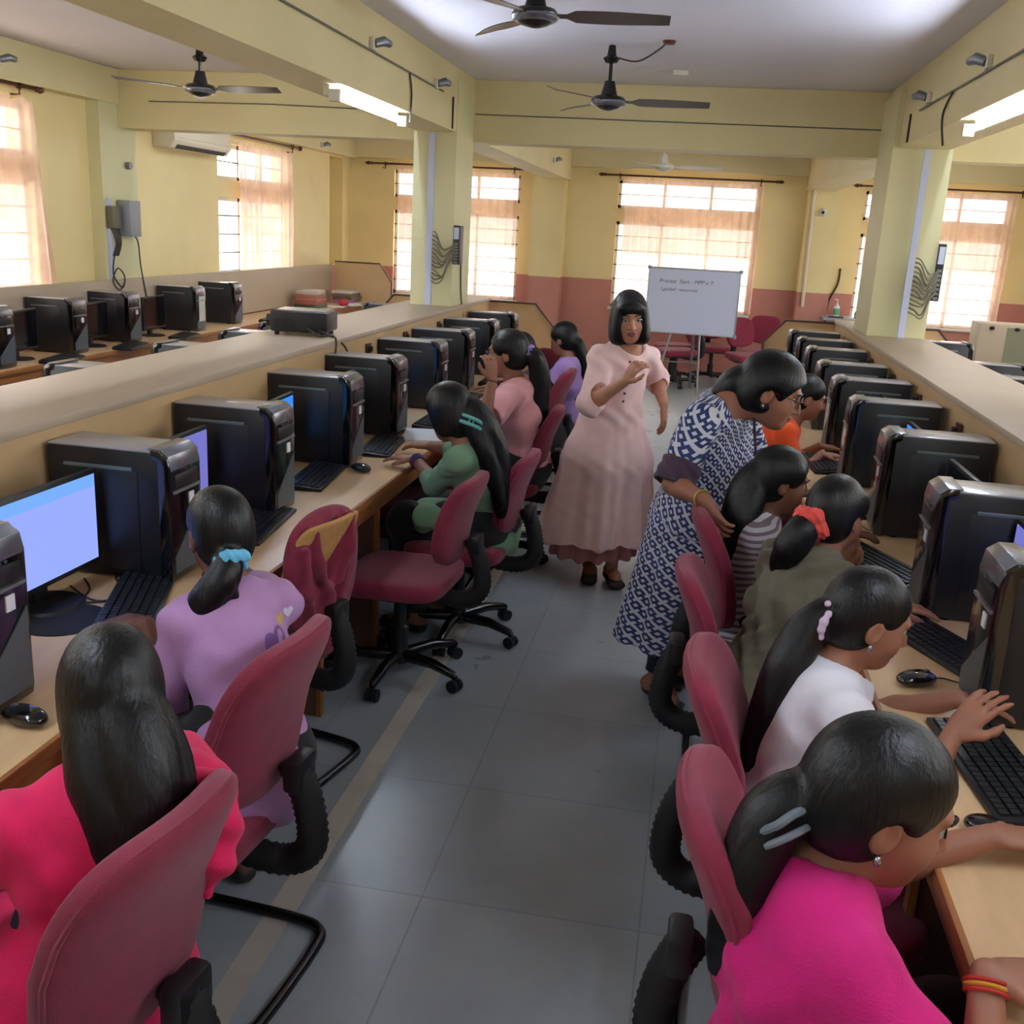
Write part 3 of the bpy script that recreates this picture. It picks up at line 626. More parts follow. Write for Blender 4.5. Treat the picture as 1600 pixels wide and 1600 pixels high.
# projector on the ledge
t = thing('projector', (-2.045, 5.22, 1.2), .12, 'black projector standing on the ledge', 'projector')
MB().box(-.15, -.12, .018, .15, .13, .125).build('body', M['blackpl'], t, bevel=.012)
MB().cyl((-.15, .02, .06), (-.2, .02, .06), .035, n=20).build('lens', M['gloss'], t)
MB().box(-.13, -.1, .124, .13, .11, .128).build('top_cover', M['sheen_top'], t, bevel=.002)
vb = MB()
for k in range(9): vb.box(-.12+.012*k, -.1225, .035, -.114+.012*k, -.119, .085)
vb.build('vent', M['rubber'], t)
for x, y in ((-.12, -.09), (.12, -.09), (-.12, .1), (.12, .1)): MB().cyl((x, y, 0), (x, y, .02), .012, n=10).build('foot', M['rubber'], t)
wire('projector_cable', [(-2.0, 5.12, 1.25), (-1.9, 5.05, 1.215), (-1.8, 5.02, 1.212), (-1.785, 4.95, 1.08), (-1.785, 4.9, .9)], .006, 'black projector cable nearest the picture edge hanging over the ledge')
wire('projector_cable', [(-1.98, 5.12, 1.25), (-1.86, 5.12, 1.21), (-1.79, 5.15, 1.15), (-1.79, 5.2, 1.05), (-1.79, 5.2, .9)], .006, 'black projector cable hanging behind a tower')
# small stubs behind towers (power plugs on the partition)
def socket(x, y, z, s, label):
    t = thing('wall_socket', (x, y, z), 0, label, 'socket')
    MB().box(0, -.04, -.03, s*.012, .04, .03).build('plate', M['pole'], t, bevel=.003); MB().box(s*.01, -.018, -.014, s*.03, .018, .014).build('plug', M['rubber'], t, bevel=.003)
for y, l in ((5.6, 'brown socket on the partition, closest to the projector of its row'), (6.35, 'brown socket on the partition, middle one past the projector'), (7.2, 'brown socket on the partition, closest to the projector column')): socket(-1.819, y, 1.1, 1, l)
for y, l in ((4.5, 'brown socket on the bare ledge partition, closest to the girl in white'), (5.35, 'brown socket on the bare ledge partition, second past the girl in white'), (6.1, 'brown socket on the bare ledge partition, third past the girl in white'), (6.9, 'brown socket on the bare ledge partition, closest to the column with cables')): socket(1.112, y, 1.08, -1, l)
o = box('paper_label', M['white'], -1.8195, 2.36, 1.06, -1.818, 2.40, 1.115); tag(o, 'small white paper label stuck on the partition by the first screen', 'label')
# right far table with bottle, small things
t = thing('side_table', (1.95, YF-.35, 0), 0, 'small grey table under the far wall with a white pump bottle', 'table')
box('tabletop', M['grey_box'], -.4, -.25, .86, .5, .3, .9, t, bevel=.004)
for x, y in ((-.37, -.22), (.47, -.22), (-.37, .27), (.47, .27)): box('leg', M['steelblk'], x-.015, y-.015, 0, x+.015, y+.015, .86, t)
t = thing('pump_bottle', (1.72, YF-.45, .9), 0, 'white pump bottle with a green label on the far table', 'bottle')
MB().lathe([(.002, 0), (.035, 0), (.037, .01), (.037, .13), (.02, .15), (.014, .155), (.014, .17), (.002, .17)], n=20).build('bottle', M['white'], t)
MB().lathe([(.0375, .03), (.038, .03), (.038, .11), (.0375, .11)], n=20).build('label', mat('green_label', (90, 170, 120), .5), t)
MB().tube([(0, 0, .17), (0, 0, .22), (-.04, 0, .225)], .006, 8).build('pump', M['white'], t)
t = thing('webcam', (2.0, YF-.4, .9), 0, 'small dark webcam beside the white pump bottle', 'webcam'); MB().sell((0, 0, .05), (.05, .04, .05), (.8, .8)).build('body', M['blackpl'], t); MB().cyl((0, 0, 0), (0, 0, .02), .05).build('base', M['blackpl'], t)
o = box('tray', M['blackpl'], 1.62, YF-.58, .9, 1.8, YF-.5, .915); tag(o, 'small black tray in front of the white pump bottle', 'tray')
# box with olive panel
t = thing('storage_box', (2.72, 9.9, 0), -.05, 'pale box with an olive panel and two dark clips beyond the bare ledge', 'box')
box('body', M['laminate'], -.25, 0, .7, .3, .4, 1.19, t, bevel=.006); box('panel', M['olive_panel'], -.02, -.006, .75, .29, .0, 1.165, t)
for x in (-.15, .06): MB().sell((x, -.015, 1.155), (.022, .014, .016), (.8, .8)).build('clip', M['rubber'], t)
box('stand', M['panel'], -.23, .02, 0, .28, .38, .7, t)
# books on the side desk
def book(loc, rz, size, c, label, group):
    t = thing('book', loc, rz, label, 'book', group); a, b, h = size
    box('cover', mat('cover', c, .5), -a/2, -b/2, 0, a/2, b/2, h, t, bevel=.002); box('pages', M['white'], -a/2+.006, -b/2-.001, .004, a/2+.001, b/2-.008, h-.004, t)
def stack(x, y, n, cols, what):
    z = .75
    pos = ['lowest', 'second from below', 'third from below', 'fourth from below', 'fifth from below', 'sixth from below']
    for k in range(n):
        h = random.uniform(.03, .05); book((x+random.uniform(-.015, .015), y+random.uniform(-.02, .02), z), PI+random.uniform(-.12, .12), (.26, .36, h), cols[k % len(cols)][0], f'{cols[k % len(cols)][1]} book, {pos[k] if k < n-1 else "topmost"} in the {what}', 'books stacked on the side wall desk'); z += h+.0005
stack(-4.58, 11.9, 5, [((70, 90, 70), 'green'), ((150, 80, 70), 'red-brown'), ((170, 110, 90), 'brown'), ((160, 100, 84), 'dull red'), ((190, 180, 170), 'pale')], 'taller stack by the black mouse')
stack(-4.52, 13.0, 4, [((150, 100, 130), 'mauve'), ((120, 100, 80), 'brown'), ((110, 90, 70), 'dark brown'), ((200, 190, 180), 'pale')], 'lower stack near the far corner')
for k, (x, y, rz, l) in enumerate(((-4.38, 12.25, .2, 'white paper sheet flat on the side desk between the book stacks'), (-4.3, 12.6, -.3, 'white paper sheet near the red pouch on the side desk'), (-4.4, 12.9, .1, 'white paper sheet beside the lower book stack'))):
    o = MB().box(-.1, -.15, 0, .1, .15, .004+.002*k).build('paper', M['white']); o.location = (x, y, .7505); o.rotation_euler = (0, 0, rz); tag(o, l, 'paper')
o = MB().sell((0, 0, .035), (.06, .08, .04), (.8, .8)).build('pouch', mat('pouch_red', (170, 40, 60), .6)); o.location = (-4.36, 12.95, .757); o.location = (-4.35, 12.42, .757); tag(o, 'small round red pouch on the side wall desk', 'pouch')
o = MB().box(-.1, -.15, 0, .1, .15, .012).build('notebook', M['white']); o.location = (-1.32, 5.0, .7505); o.rotation_euler = (0, 0, .2); tag(o, 'open white papers on the desk by the girl in green', 'paper')
# whiteboard on an easel
t = thing('whiteboard', (-.1, 12.45, 0), -.03, 'whiteboard on a tripod easel with faint handwriting', 'whiteboard')
rot = Matrix.Rotation(math.radians(.8), 4, 'Y')
b = MB().box(-.52, -.012, .7, .52, .012, 1.43).build('board', M['board'], t); 
fr = MB(); fr.box(-.53, -.016, .69, .53, .016, .705); fr.box(-.53, -.016, 1.425, .53, .016, 1.44); fr.box(-.53, -.016, .69, -.515, .016, 1.44); fr.box(.515, -.016, .69, .53, .016, 1.44); fr.build('frame', M['alu'], t, bevel=.002)
for x in (-.525, .525):
    for z in (.695, 1.435): MB().sell((x, 0, z), (.022, .02, .022), (.5, .5), 12, 8).build('corner_cap', M['grey_box'], t)
for (p, q) in (((-.2, .02, .75), (-.36, -.1, 0)), ((.12, .02, .75), (.16, -.1, 0)), ((.04, .05, .9), (.05, .45, 0))): MB().tube([p, q], .014, 8).build('easel_leg', M['steel'], t)
MB().tube([(-.3, -.04, .36), (.14, -.04, .36)], .008, 6).build('cross_bar', M['steel'], t)
def writing(txt, x, z, size):
    cu = bpy.data.curves.new('handwriting', 'FONT'); cu.body = txt; cu.size = size; cu.extrude = .0005; cu.shear = .25
    tmp = bpy.data.objects.new('handwriting_curve', cu); COL.objects.link(tmp); bpy.context.view_layer.update(); me = bpy.data.meshes.new_from_object(tmp.evaluated_get(bpy.context.evaluated_depsgraph_get())); bpy.data.objects.remove(tmp); o = bpy.data.objects.new('handwriting', me); COL.objects.link(o); o.parent = t; me.materials.clear(); me.materials.append(M['ink']); o.location = (x, -.0135, z); o.rotation_euler = (PI/2, 0, 0)
writing('Process  Start - MPP x T', -.4, 1.27, .062); writing('I guided  resources', -.38, 1.18, .055)
# ------------------------------------------------------------------ smooth solids (signed distance fields meshed with surface nets)
class SDF:
    def __init__(s, lo, hi, res):
        s.lo = np.array(lo, np.float32); s.res = res
        s.n = np.maximum(np.ceil((np.array(hi)-s.lo)/res).astype(int)+1, 4)
        s.D = np.full(s.n, 9.0, np.float32)
        s.ax = [s.lo[i]+res*np.arange(s.n[i], dtype=np.float32) for i in range(3)]
    def op(s, fn, lo, hi, k=.0, mode='add'):
        pad = k+3*s.res
        i0 = np.clip(np.floor((np.array(lo)-pad-s.lo)/s.res).astype(int), 0, s.n); i1 = np.clip(np.ceil((np.array(hi)+pad-s.lo)/s.res).astype(int)+1, 0, s.n)
        if (i1 <= i0).any(): return s
        sl = tuple(slice(a, b) for a, b in zip(i0, i1))
        X = s.ax[0][sl[0]][:, None, None]; Y = s.ax[1][sl[1]][None, :, None]; Z = s.ax[2][sl[2]][None, None, :]
        d = s.D[sl]; n = fn(X, Y, Z).astype(np.float32)
        if mode == 'sub': n = -n
        if k <= 0: r = np.minimum(d, n) if mode == 'add' else np.maximum(d, n)
        elif mode == 'add':
            h = np.clip(.5+.5*(d-n)/k, 0, 1); r = d*(1-h)+n*h-k*h*(1-h)
        else:
            h = np.clip(.5-.5*(d-n)/k, 0, 1); r = d*(1-h)+n*h+k*h*(1-h)
        s.D[sl] = r; return s
    def cone(s, a, b, ra, rb, k=.02, mode='add'):
        a = np.array(a, float); b = np.array(b, float); ba = b-a; L2 = max(ba@ba, 1e-9)
        def fn(X, Y, Z):
            px, py, pz = X-a[0], Y-a[1], Z-a[2]
            t = np.clip((px*ba[0]+py*ba[1]+pz*ba[2])/L2, 0, 1)
            return np.sqrt((px-t*ba[0])**2+(py-t*ba[1])**2+(pz-t*ba[2])**2)-(ra+(rb-ra)*t)
        r = max(ra, rb); return s.op(fn, np.minimum(a, b)-r, np.maximum(a, b)+r, k, mode)
    def chain(s, pts, rad, k=.02, mode='add'):
        for i in range(len(pts)-1): s.cone(pts[i], pts[i+1], rad[i], rad[i+1], k, mode)
        return s
    def ell(s, c, r, F=None, k=.02, mode='add'):
        # F: 3x3, rows = local axes in world
        c = np.array(c, float); F = np.eye(3) if F is None else np.array(F, float)
        def fn(X, Y, Z):
            px, py, pz = X-c[0], Y-c[1], Z-c[2]
            q = [(px*F[i, 0]+py*F[i, 1]+pz*F[i, 2])/r[i] for i in range(3)]
            k0 = np.sqrt(q[0]**2+q[1]**2+q[2]**2); k1 = np.sqrt((q[0]/r[0])**2+(q[1]/r[1])**2+(q[2]/r[2])**2)+1e-9
            return k0*(k0-1)/k1
        e = np.sqrt(((F*np.array(r)[:, None])**2).sum(0)); return s.op(fn, c-e, c+e, k, mode)
    def tcap(s, a, b, wa, da, wb, db, wdir, k=.03, mode='add'):
        a = np.array(a, float); b = np.array(b, float); ba = b-a; L = np.linalg.norm(ba); z = ba/L
        w = np.array(wdir, float); w = w-z*(w@z); w /= np.linalg.norm(w); n = np.cross(z, w)
        def fn(X, Y, Z):
            px, py, pz = X-a[0], Y-a[1], Z-a[2]
            h = px*z[0]+py*z[1]+pz*z[2]; t = np.clip(h/L, 0, 1); e = h-t*L
            qw = px*w[0]+py*w[1]+pz*w[2]; qn = px*n[0]+py*n[1]+pz*n[2]
            rw = wa+(wb-wa)*t; rd = da+(db-da)*t; re = np.minimum(rw, rd)
            k0 = np.sqrt((qw/rw)**2+(qn/rd)**2+(e/re)**2); k1 = np.sqrt((qw/rw**2)**2+(qn/rd**2)**2+(e/re**2)**2)+1e-9
            return k0*(k0-1)/k1
        r = max(wa, da, wb, db); return s.op(fn, np.minimum(a, b)-r, np.maximum(a, b)+r, k, mode)
    def half(s, p, nrm, R=.5, k=.004):
        # remove everything on the +nrm side of p within distance R
        p = np.array(p, float); nrm = np.array(nrm, float); nrm = nrm/np.linalg.norm(nrm); c = p+nrm*R*.9
        def fn(X, Y, Z):
            a = -((X-p[0])*nrm[0]+(Y-p[1])*nrm[1]+(Z-p[2])*nrm[2]); b = np.sqrt((X-c[0])**2+(Y-c[1])**2+(Z-c[2])**2)-R
            return np.maximum(a, b)
        return s.op(fn, c-R, c+R, k, 'sub')
    def mesh(s, smooth=1, disp=None):
        D = s.D; neg = D < 0; n = np.array(D.shape)
        c = neg[:-1, :-1, :-1].astype(np.int8)
        for dx, dy, dz in ((1, 0, 0), (0, 1, 0), (0, 0, 1), (1, 1, 0), (1, 0, 1), (0, 1, 1), (1, 1, 1)):
            c = c+neg[dx:n[0]-1+dx, dy:n[1]-1+dy, dz:n[2]-1+dz]
        act = np.argwhere((c > 0) & (c < 8)); idx = np.full(n-1, -1, np.int64); idx[tuple(act.T)] = np.arange(len(act))
        corner = [(0, 0, 0), (1, 0, 0), (0, 1, 0), (1, 1, 0), (0, 0, 1), (1, 0, 1), (0, 1, 1), (1, 1, 1)]
        val = np.stack([D[act[:, 0]+a, act[:, 1]+b, act[:, 2]+d] for a, b, d in corner], 1)
        acc = np.zeros((len(act), 3)); cnt = np.zeros(len(act)); C = np.array(corner, float)
        for i in range(8):
            for j in range(i+1, 8):
                if abs(C[i]-C[j]).sum() != 1: continue
                m = (val[:, i] < 0) != (val[:, j] < 0); t = np.where(m, val[:, i]/(val[:, i]-val[:, j]+1e-12), 0)
                acc += m[:, None]*(C[i]+t[:, None]*(C[j]-C[i])); cnt += m
        V = (act+acc/np.maximum(cnt, 1)[:, None])*s.res+s.lo
        F = []
        for ax in range(3):
            o1, o2 = [(1, 2), (2, 0), (0, 1)][ax]
            a = [slice(None)]*3; b = [slice(None)]*3; a[ax] = slice(0, -1); b[ax] = slice(1, None)
            na, nb_ = neg[tuple(a)], neg[tuple(b)]; e = np.argwhere(na != nb_)
            e = e[(e[:, o1] > 0) & (e[:, o2] > 0) & (e[:, o1] < n[o1]-1) & (e[:, o2] < n[o2]-1)]
            fl = na[tuple(e.T)]
            def g(d1, d2):
                q = e.copy(); q[:, o1] -= d1; q[:, o2] -= d2; return idx[tuple(q.T)]
            q = np.stack([g(1, 1), g(0, 1), g(0, 0), g(1, 0)], 1); q[~fl] = q[~fl][:, ::-1]; F.append(q)
        F = np.concatenate(F); F = F[(F >= 0).all(1)]
        def normals(V):
            nn = np.cross(V[F[:, 2]]-V[F[:, 0]], V[F[:, 3]]-V[F[:, 1]]); N = np.zeros_like(V)
            for k in range(4): np.add.at(N, F[:, k], nn)
            return N/(np.linalg.norm(N, axis=1, keepdims=True)+1e-12)
        for _ in range(smooth):
            A = np.zeros_like(V); w = np.zeros(len(V))
            for k in range(4):
                np.add.at(A, F[:, k], V[F[:, (k+1) % 4]]+V[F[:, k-1]]); np.add.at(w, F[:, k], 2)
            V = V*.5+.5*A/np.maximum(w, 1)[:, None]
        if disp is not None:
            N = normals(V); V = V+N*disp(V, N)[:, None]
        return V, F
def np_obj(name, V, F, mats, parent=None, origin=None, midx=None, uv=None):
    me = bpy.data.meshes.new(name); O = np.zeros(3) if origin is None else np.array(origin)
    V = (V-O).astype(np.float32); nf = len(F)
    me.vertices.add(len(V)); me.vertices.foreach_set('co', V.ravel())
    me.loops.add(nf*4); me.loops.foreach_set('vertex_index', F.astype(np.int32).ravel())
    me.polygons.add(nf); me.polygons.foreach_set('loop_start', np.arange(0, nf*4, 4, dtype=np.int32)); 
    try: me.polygons.foreach_set('loop_total', np.full(nf, 4, np.int32))
    except Exception: pass
    me.polygons.foreach_set('use_smooth', np.ones(nf, bool))
    for m in (mats if isinstance(mats, (list, tuple)) else [mats]): me.materials.append(m)
    if midx is not None: me.polygons.foreach_set('material_index', midx.astype(np.int32))
    if uv is not None:
        l = me.uv_layers.new(name='UVMap'); l.data.foreach_set('uv', uv[F.ravel()].astype(np.float32).ravel())
    me.update(); me.validate()
    o = bpy.data.objects.new(name, me); COL.objects.link(o)
    if parent: o.parent = parent
    return o

# ------------------------------------------------------------------ office chairs
def make_chair(kind, torn=False):
    # faces +x, seat centre above the origin
    t = thing('office_chair', cat='chair')
    MB().sell((0, 0, .425), (.225, .225, .045), (.42, .38), 40, 16, fn=lambda p: (p.x, p.y, p.z+.012*(p.x/.225)**2*(1 if p.x < 0 else -.9)-.006*math.cos(p.y*6)*(p.z > 0))).build('seat', M['chair'], t, angle=180)
    MB().box(-.16, -.16, .365, .16, .16, .388).build('seat_pan', M['blackpl'], t, bevel=.01)
    def bf(p):
        z = p.z/.205; w = 1-.16*max(0, -z)**1.5-.10*max(0, z)**3
        return (p.x+.035*(p.y/.2)**2*1.0-.03*z+.012*math.cos(z*3), p.y*w, p.z)
    tilt = Matrix.Rotation(-.12, 3, 'Y')
    bz, bh, bw = (.70, .178, .19) if kind == 'star' else (.735, .205, .203)
    if not torn:
        MB().sell((-.255, 0, bz), (.036, bw, bh), (.45, .52), 44, 24, rot=tilt, fn=bf).build('backrest', M['chair'], t, angle=180)
        pip = []
        for i in range(40):
            a = 2*PI*i/40; sg = lambda x, e: math.copysign(abs(x)**e, x)
            p = Vector((-.012, bw*.995*sg(math.cos(a), .52), bh*.993*sg(math.sin(a), .52))); pip.append(tilt @ Vector(bf(p))+Vector((-.255, 0, bz)))
        MB().tube(pip, .0055, 6, closed=True).build('piping', M['chair'], t)
    else:
        # backrest whose rear cover is split open: bare board shows between hanging flaps
        MB().sell((-.255, 0, .735), (.012, .17, .18), (.3, .5), 40, 20, rot=tilt, fn=bf).build('bare_board', M['tornfoam'], t, angle=180)
        S_ = SDF((-.42, -.28, .45), (-.1, .28, 1.02), .006)
        R3 = np.array(tilt).T
        for z_, w_ in ((.62, .17), (.7, .195), (.78, .195), (.85, .18)): S_.ell((-.25-.03*(z_-.735), 0, z_), (.034, w_, .09), None, .04)
        S_.ell((-.3, .02, .80), (.06, .05, .12), np.array([[1, 0, 0], [0, math.cos(.45), math.sin(.45)], [0, -math.sin(.45), math.cos(.45)]]), .012, 'sub')
        S_.ell((-.3, -.05, .68), (.06, .03, .09), np.array([[1, 0, 0], [0, math.cos(.5), math.sin(.5)], [0, -math.sin(.5), math.cos(.5)]]), .01, 'sub')
        S_.chain([(-.3, .1, .89), (-.3, .085, .78), (-.29, .02, .66), (-.285, .0, .56)], [.010, .013, .016, .015], .03)
        S_.chain([(-.3, -.09, .9), (-.305, -.075, .8), (-.3, -.03, .7)], [.013, .014, .008], .03)
        S_.chain([(-.3, .15, .84), (-.3, .14, .7), (-.285, .1, .58)], [.010, .012, .014], .03)
        V, F = S_.mesh(1, lambda V, N: (.0015*np.sin(90*V[:, 1]+26*V[:, 2]+2*np.sin(19*V[:, 2]))+.001*np.sin(70*V[:, 2]-53*V[:, 1]))*np.clip((-.262-V[:, 0])/.02, 0, 1))
        np_obj('backrest', V, F, M['chair'], t)
    # L bracket hidden in a ribbed bellows
    path = smooth_path([(-.1, 0, .37), (-.26, 0, .36), (-.335, 0, .41), (-.33, 0, .52), (-.29, 0, .62)], 13)
    rad = [.033+.0045*(i % 2) for i in range(len(path))]
    b = MB(); b.tube(path, rad, 12); 
    b.build('bellows', M['rubber'], t, angle=180)
    MB().box(-.33, -.045, .56, -.285, .045, .64).build('bracket_cover', M['blackpl'], t, bevel=.012)
    if kind == 'star':
        MB().lathe([(.001, .36), (.026, .36), (.026, .22), (.036, .21), (.036, .1), (.05, .09), (.05, .06), (.001, .06)], n=16).build('gas_post', M['blackpl'], t)
        for k in range(5):
            a = 2*PI*k/5+.3; c, s_ = math.cos(a), math.sin(a)
            MB().tube([(.03*c, .03*s_, .085), (.17*c, .17*s_, .09), (.275*c, .275*s_, .07), (.29*c, .29*s_, .062)], [.026, .022, .017, .012], 10).build('base_leg', M['steelblk'], t)
            w = MB(); cx, cy = .285*c, .285*s_
            for e in (-1, 1): w.tube([(cx-s_*e*.006, cy+c*e*.006, .027), (cx-s_*e*.024, cy+c*e*.024, .027)], .026, 14)
            w.tube([(cx, cy, .03), (cx, cy, .062)], .009, 8); w.build('caster', M['rubber'], t)
    else:
        # bent tube sled base
        p = [(-.02, .19, .37), (.17, .2, .34), (.2, .215, .08), (.19, .22, .022), (.13, .225, .016), (-.15, .23, .016), (-.25, .21, .016), (-.275, .13, .016), (-.275, -.13, .016), (-.25, -.21, .016), (-.15, -.23, .016), (.13, -.225, .016), (.19, -.22, .022), (.2, -.215, .08), (.17, -.2, .34), (-.02, -.19, .37)]
        MB().tube(smooth_path(p, 5), .014, 10).build('sled_base', M['steelblk'], t)
    return t
chairs = {'star': make_chair('star'), 'sled': make_chair('sled'), 'torn': make_chair('sled', True)}
def chair(kind, x, y, face, label, group='maroon office chairs'):
    return place(chairs[kind], (x, y, 0), math.radians(face), label, group)
chair('sled', -1.0, 1.31, 172, 'maroon office chair under the girl in pink, low behind her shoulder')
chair('sled', -1.09, 2.0, 174, 'maroon office chair with a ribbed bracket under the girl in the lavender T-shirt')
chair('torn', -1.33, 2.98, 166, 'maroon chair with a torn back cover showing bare board')
chair('star', -1.08, 3.8, 176, 'empty maroon swivel chair on a star base before the girl in green')
chair('star', -.95, 4.3, 178, 'maroon swivel chair under the girl in green')
chair('sled', -1.31, 4.9, 180, 'maroon chair pushed in under the desk just before the pink shirt girl')
chair('star', -1.0, 5.5, 182, 'maroon swivel chair under the girl in the pink shirt')
chair('sled', -1.09, 6.65, 178, 'maroon chair under the person in black')
chair('sled', -1.0, 7.45, 176, 'maroon chair under the girl in the lilac top')
chair('star', -1.0, 8.55, 65, 'maroon chair standing alone near the cut-corner end panel by the pilaster')
chair('star', -.24, 12.95, 200, 'empty maroon chair behind the standing woman in pink, lower seat'); chair('star', -.3, 13.55, 195, 'empty maroon chair behind the whiteboard easel, farther seat')
chair('star', .62, 12.9, -60, 'maroon chair nearest beside the whiteboard edge'); chair('star', .8, 13.5, -100, 'maroon chair behind another at the whiteboard edge'); chair('star', .2, 13.75, -80, 'maroon chair against the far wall beside the whiteboard')
chair('sled', .38, 3.42, 1, 'maroon chair held by the woman in the blue patterned dress')
chair('star', .335, 2.95, 1, 'maroon chair under the girl in the olive shirt')
chair('sled', .38, 2.12, -3, 'maroon chair under the girl in the white T-shirt')
chair('sled', .38, 1.58, 0, 'maroon chair under the girl in magenta')
chair('star', .33, 5.35, 5, 'maroon chair under the boy in orange')
# ------------------------------------------------------------------ people
def skin_mat(name, c): 
    m = mat(name, c, .5, spec=.35, noise=.06, nscale=14); b = m.node_tree.nodes['Principled BSDF']
    b.inputs['Subsurface Weight'].default_value = .08; b.inputs['Subsurface Radius'].default_value = (.01, .004, .002); return m
def hair_mat(name, c):
    m = mat(name, c, .42, spec=.35, bump=.22, bscale=120, stretch=(1.2, 1.2, .05)); return m
HAIR = hair_mat('black_hair', (7, 7, 8)); BROWNHAIR = hair_mat('dark_hair', (13, 10, 10))
LIPS = mat('lips', (128, 66, 60), .45); EYEW = mat('eye_white', (178, 166, 160), .3); IRIS = mat('iris', (26, 16, 12), .12)
def cloth(name, c, **k): return mat(name, c, .85, noise=k.get('noise', .05), nscale=k.get('nscale', 18), bump=.25, bscale=k.get('bscale', 260), sheen=.1)
def V3(*a): return np.array(a, float)
def unit(v): return v/np.linalg.norm(v)
def frame(yaw, pitch=0, roll=0):
    # yaw in degrees, 0 = +x ; returns rows right, forward, up
    y, p, r = map(math.radians, (yaw, pitch, roll)); f = V3(math.cos(y)*math.cos(p), math.sin(y)*math.cos(p), math.sin(p))
    ri = V3(math.sin(y), -math.cos(y), 0); up = np.cross(ri, f)
    return np.array([math.cos(r)*ri+math.sin(r)*up, f, -math.sin(r)*ri+math.cos(r)*up])
def ik(S, T, a, b, hint):
    d = T-S; L = min(np.linalg.norm(d), (a+b)*.995); d = unit(d); x = (a*a-b*b+L*L)/(2*L); h = math.sqrt(max(a*a-x*x, 0))
    n = hint-d*(hint@d); n = unit(n); return S+d*x+n*h, S+d*L
def hand(sd, w, d, pn, side, s, curl=.35, spread=1.0):
    # w wrist, d finger direction, pn palm-side normal, side=+1 when the thumb lies on +q
    d = unit(d); pn = unit(pn-d*(pn@d)); q = np.cross(d, pn)*side
    F = np.array([q, d, pn]); s = s*.98
    sd.ell(w+d*.042*s, (.036*s, .05*s, .0165*s), F, .012)
    sd.ell(w+d*.07*s, (.037*s, .024*s, .013*s), F, .01)
    for i, (off, L) in enumerate(((.03, .07), (.0105, .079), (-.0095, .074), (-.0285, .058))):
        p = w+d*.082*s+q*off*s; e = unit(d+q*off*3.2*spread); c0 = curl*(1+.12*i); seg = [.45, .32, .25]; r = [.0092, .0082, .0072, .006]
        for j in range(3):
            a = c0*(.35+.55*j); e2 = unit(e*math.cos(a)+pn*math.sin(a)); p2 = p+e2*L*seg[j]*s
            sd.cone(p, p2, r[j]*s, r[j+1]*s, .005); p = p2
    p = w+d*.022*s+q*.026*s; e = unit(d*.72+q*.7+pn*.25)
    p1 = p+e*.032*s; e = unit(d*.9+q*.35+pn*.3); p2 = p1+e*.03*s; p3 = p2+unit(d+pn*.3)*.022*s
    sd.chain([p, p1, p2, p3], [.0135*s, .011*s, .0095*s, .0075*s], .008)
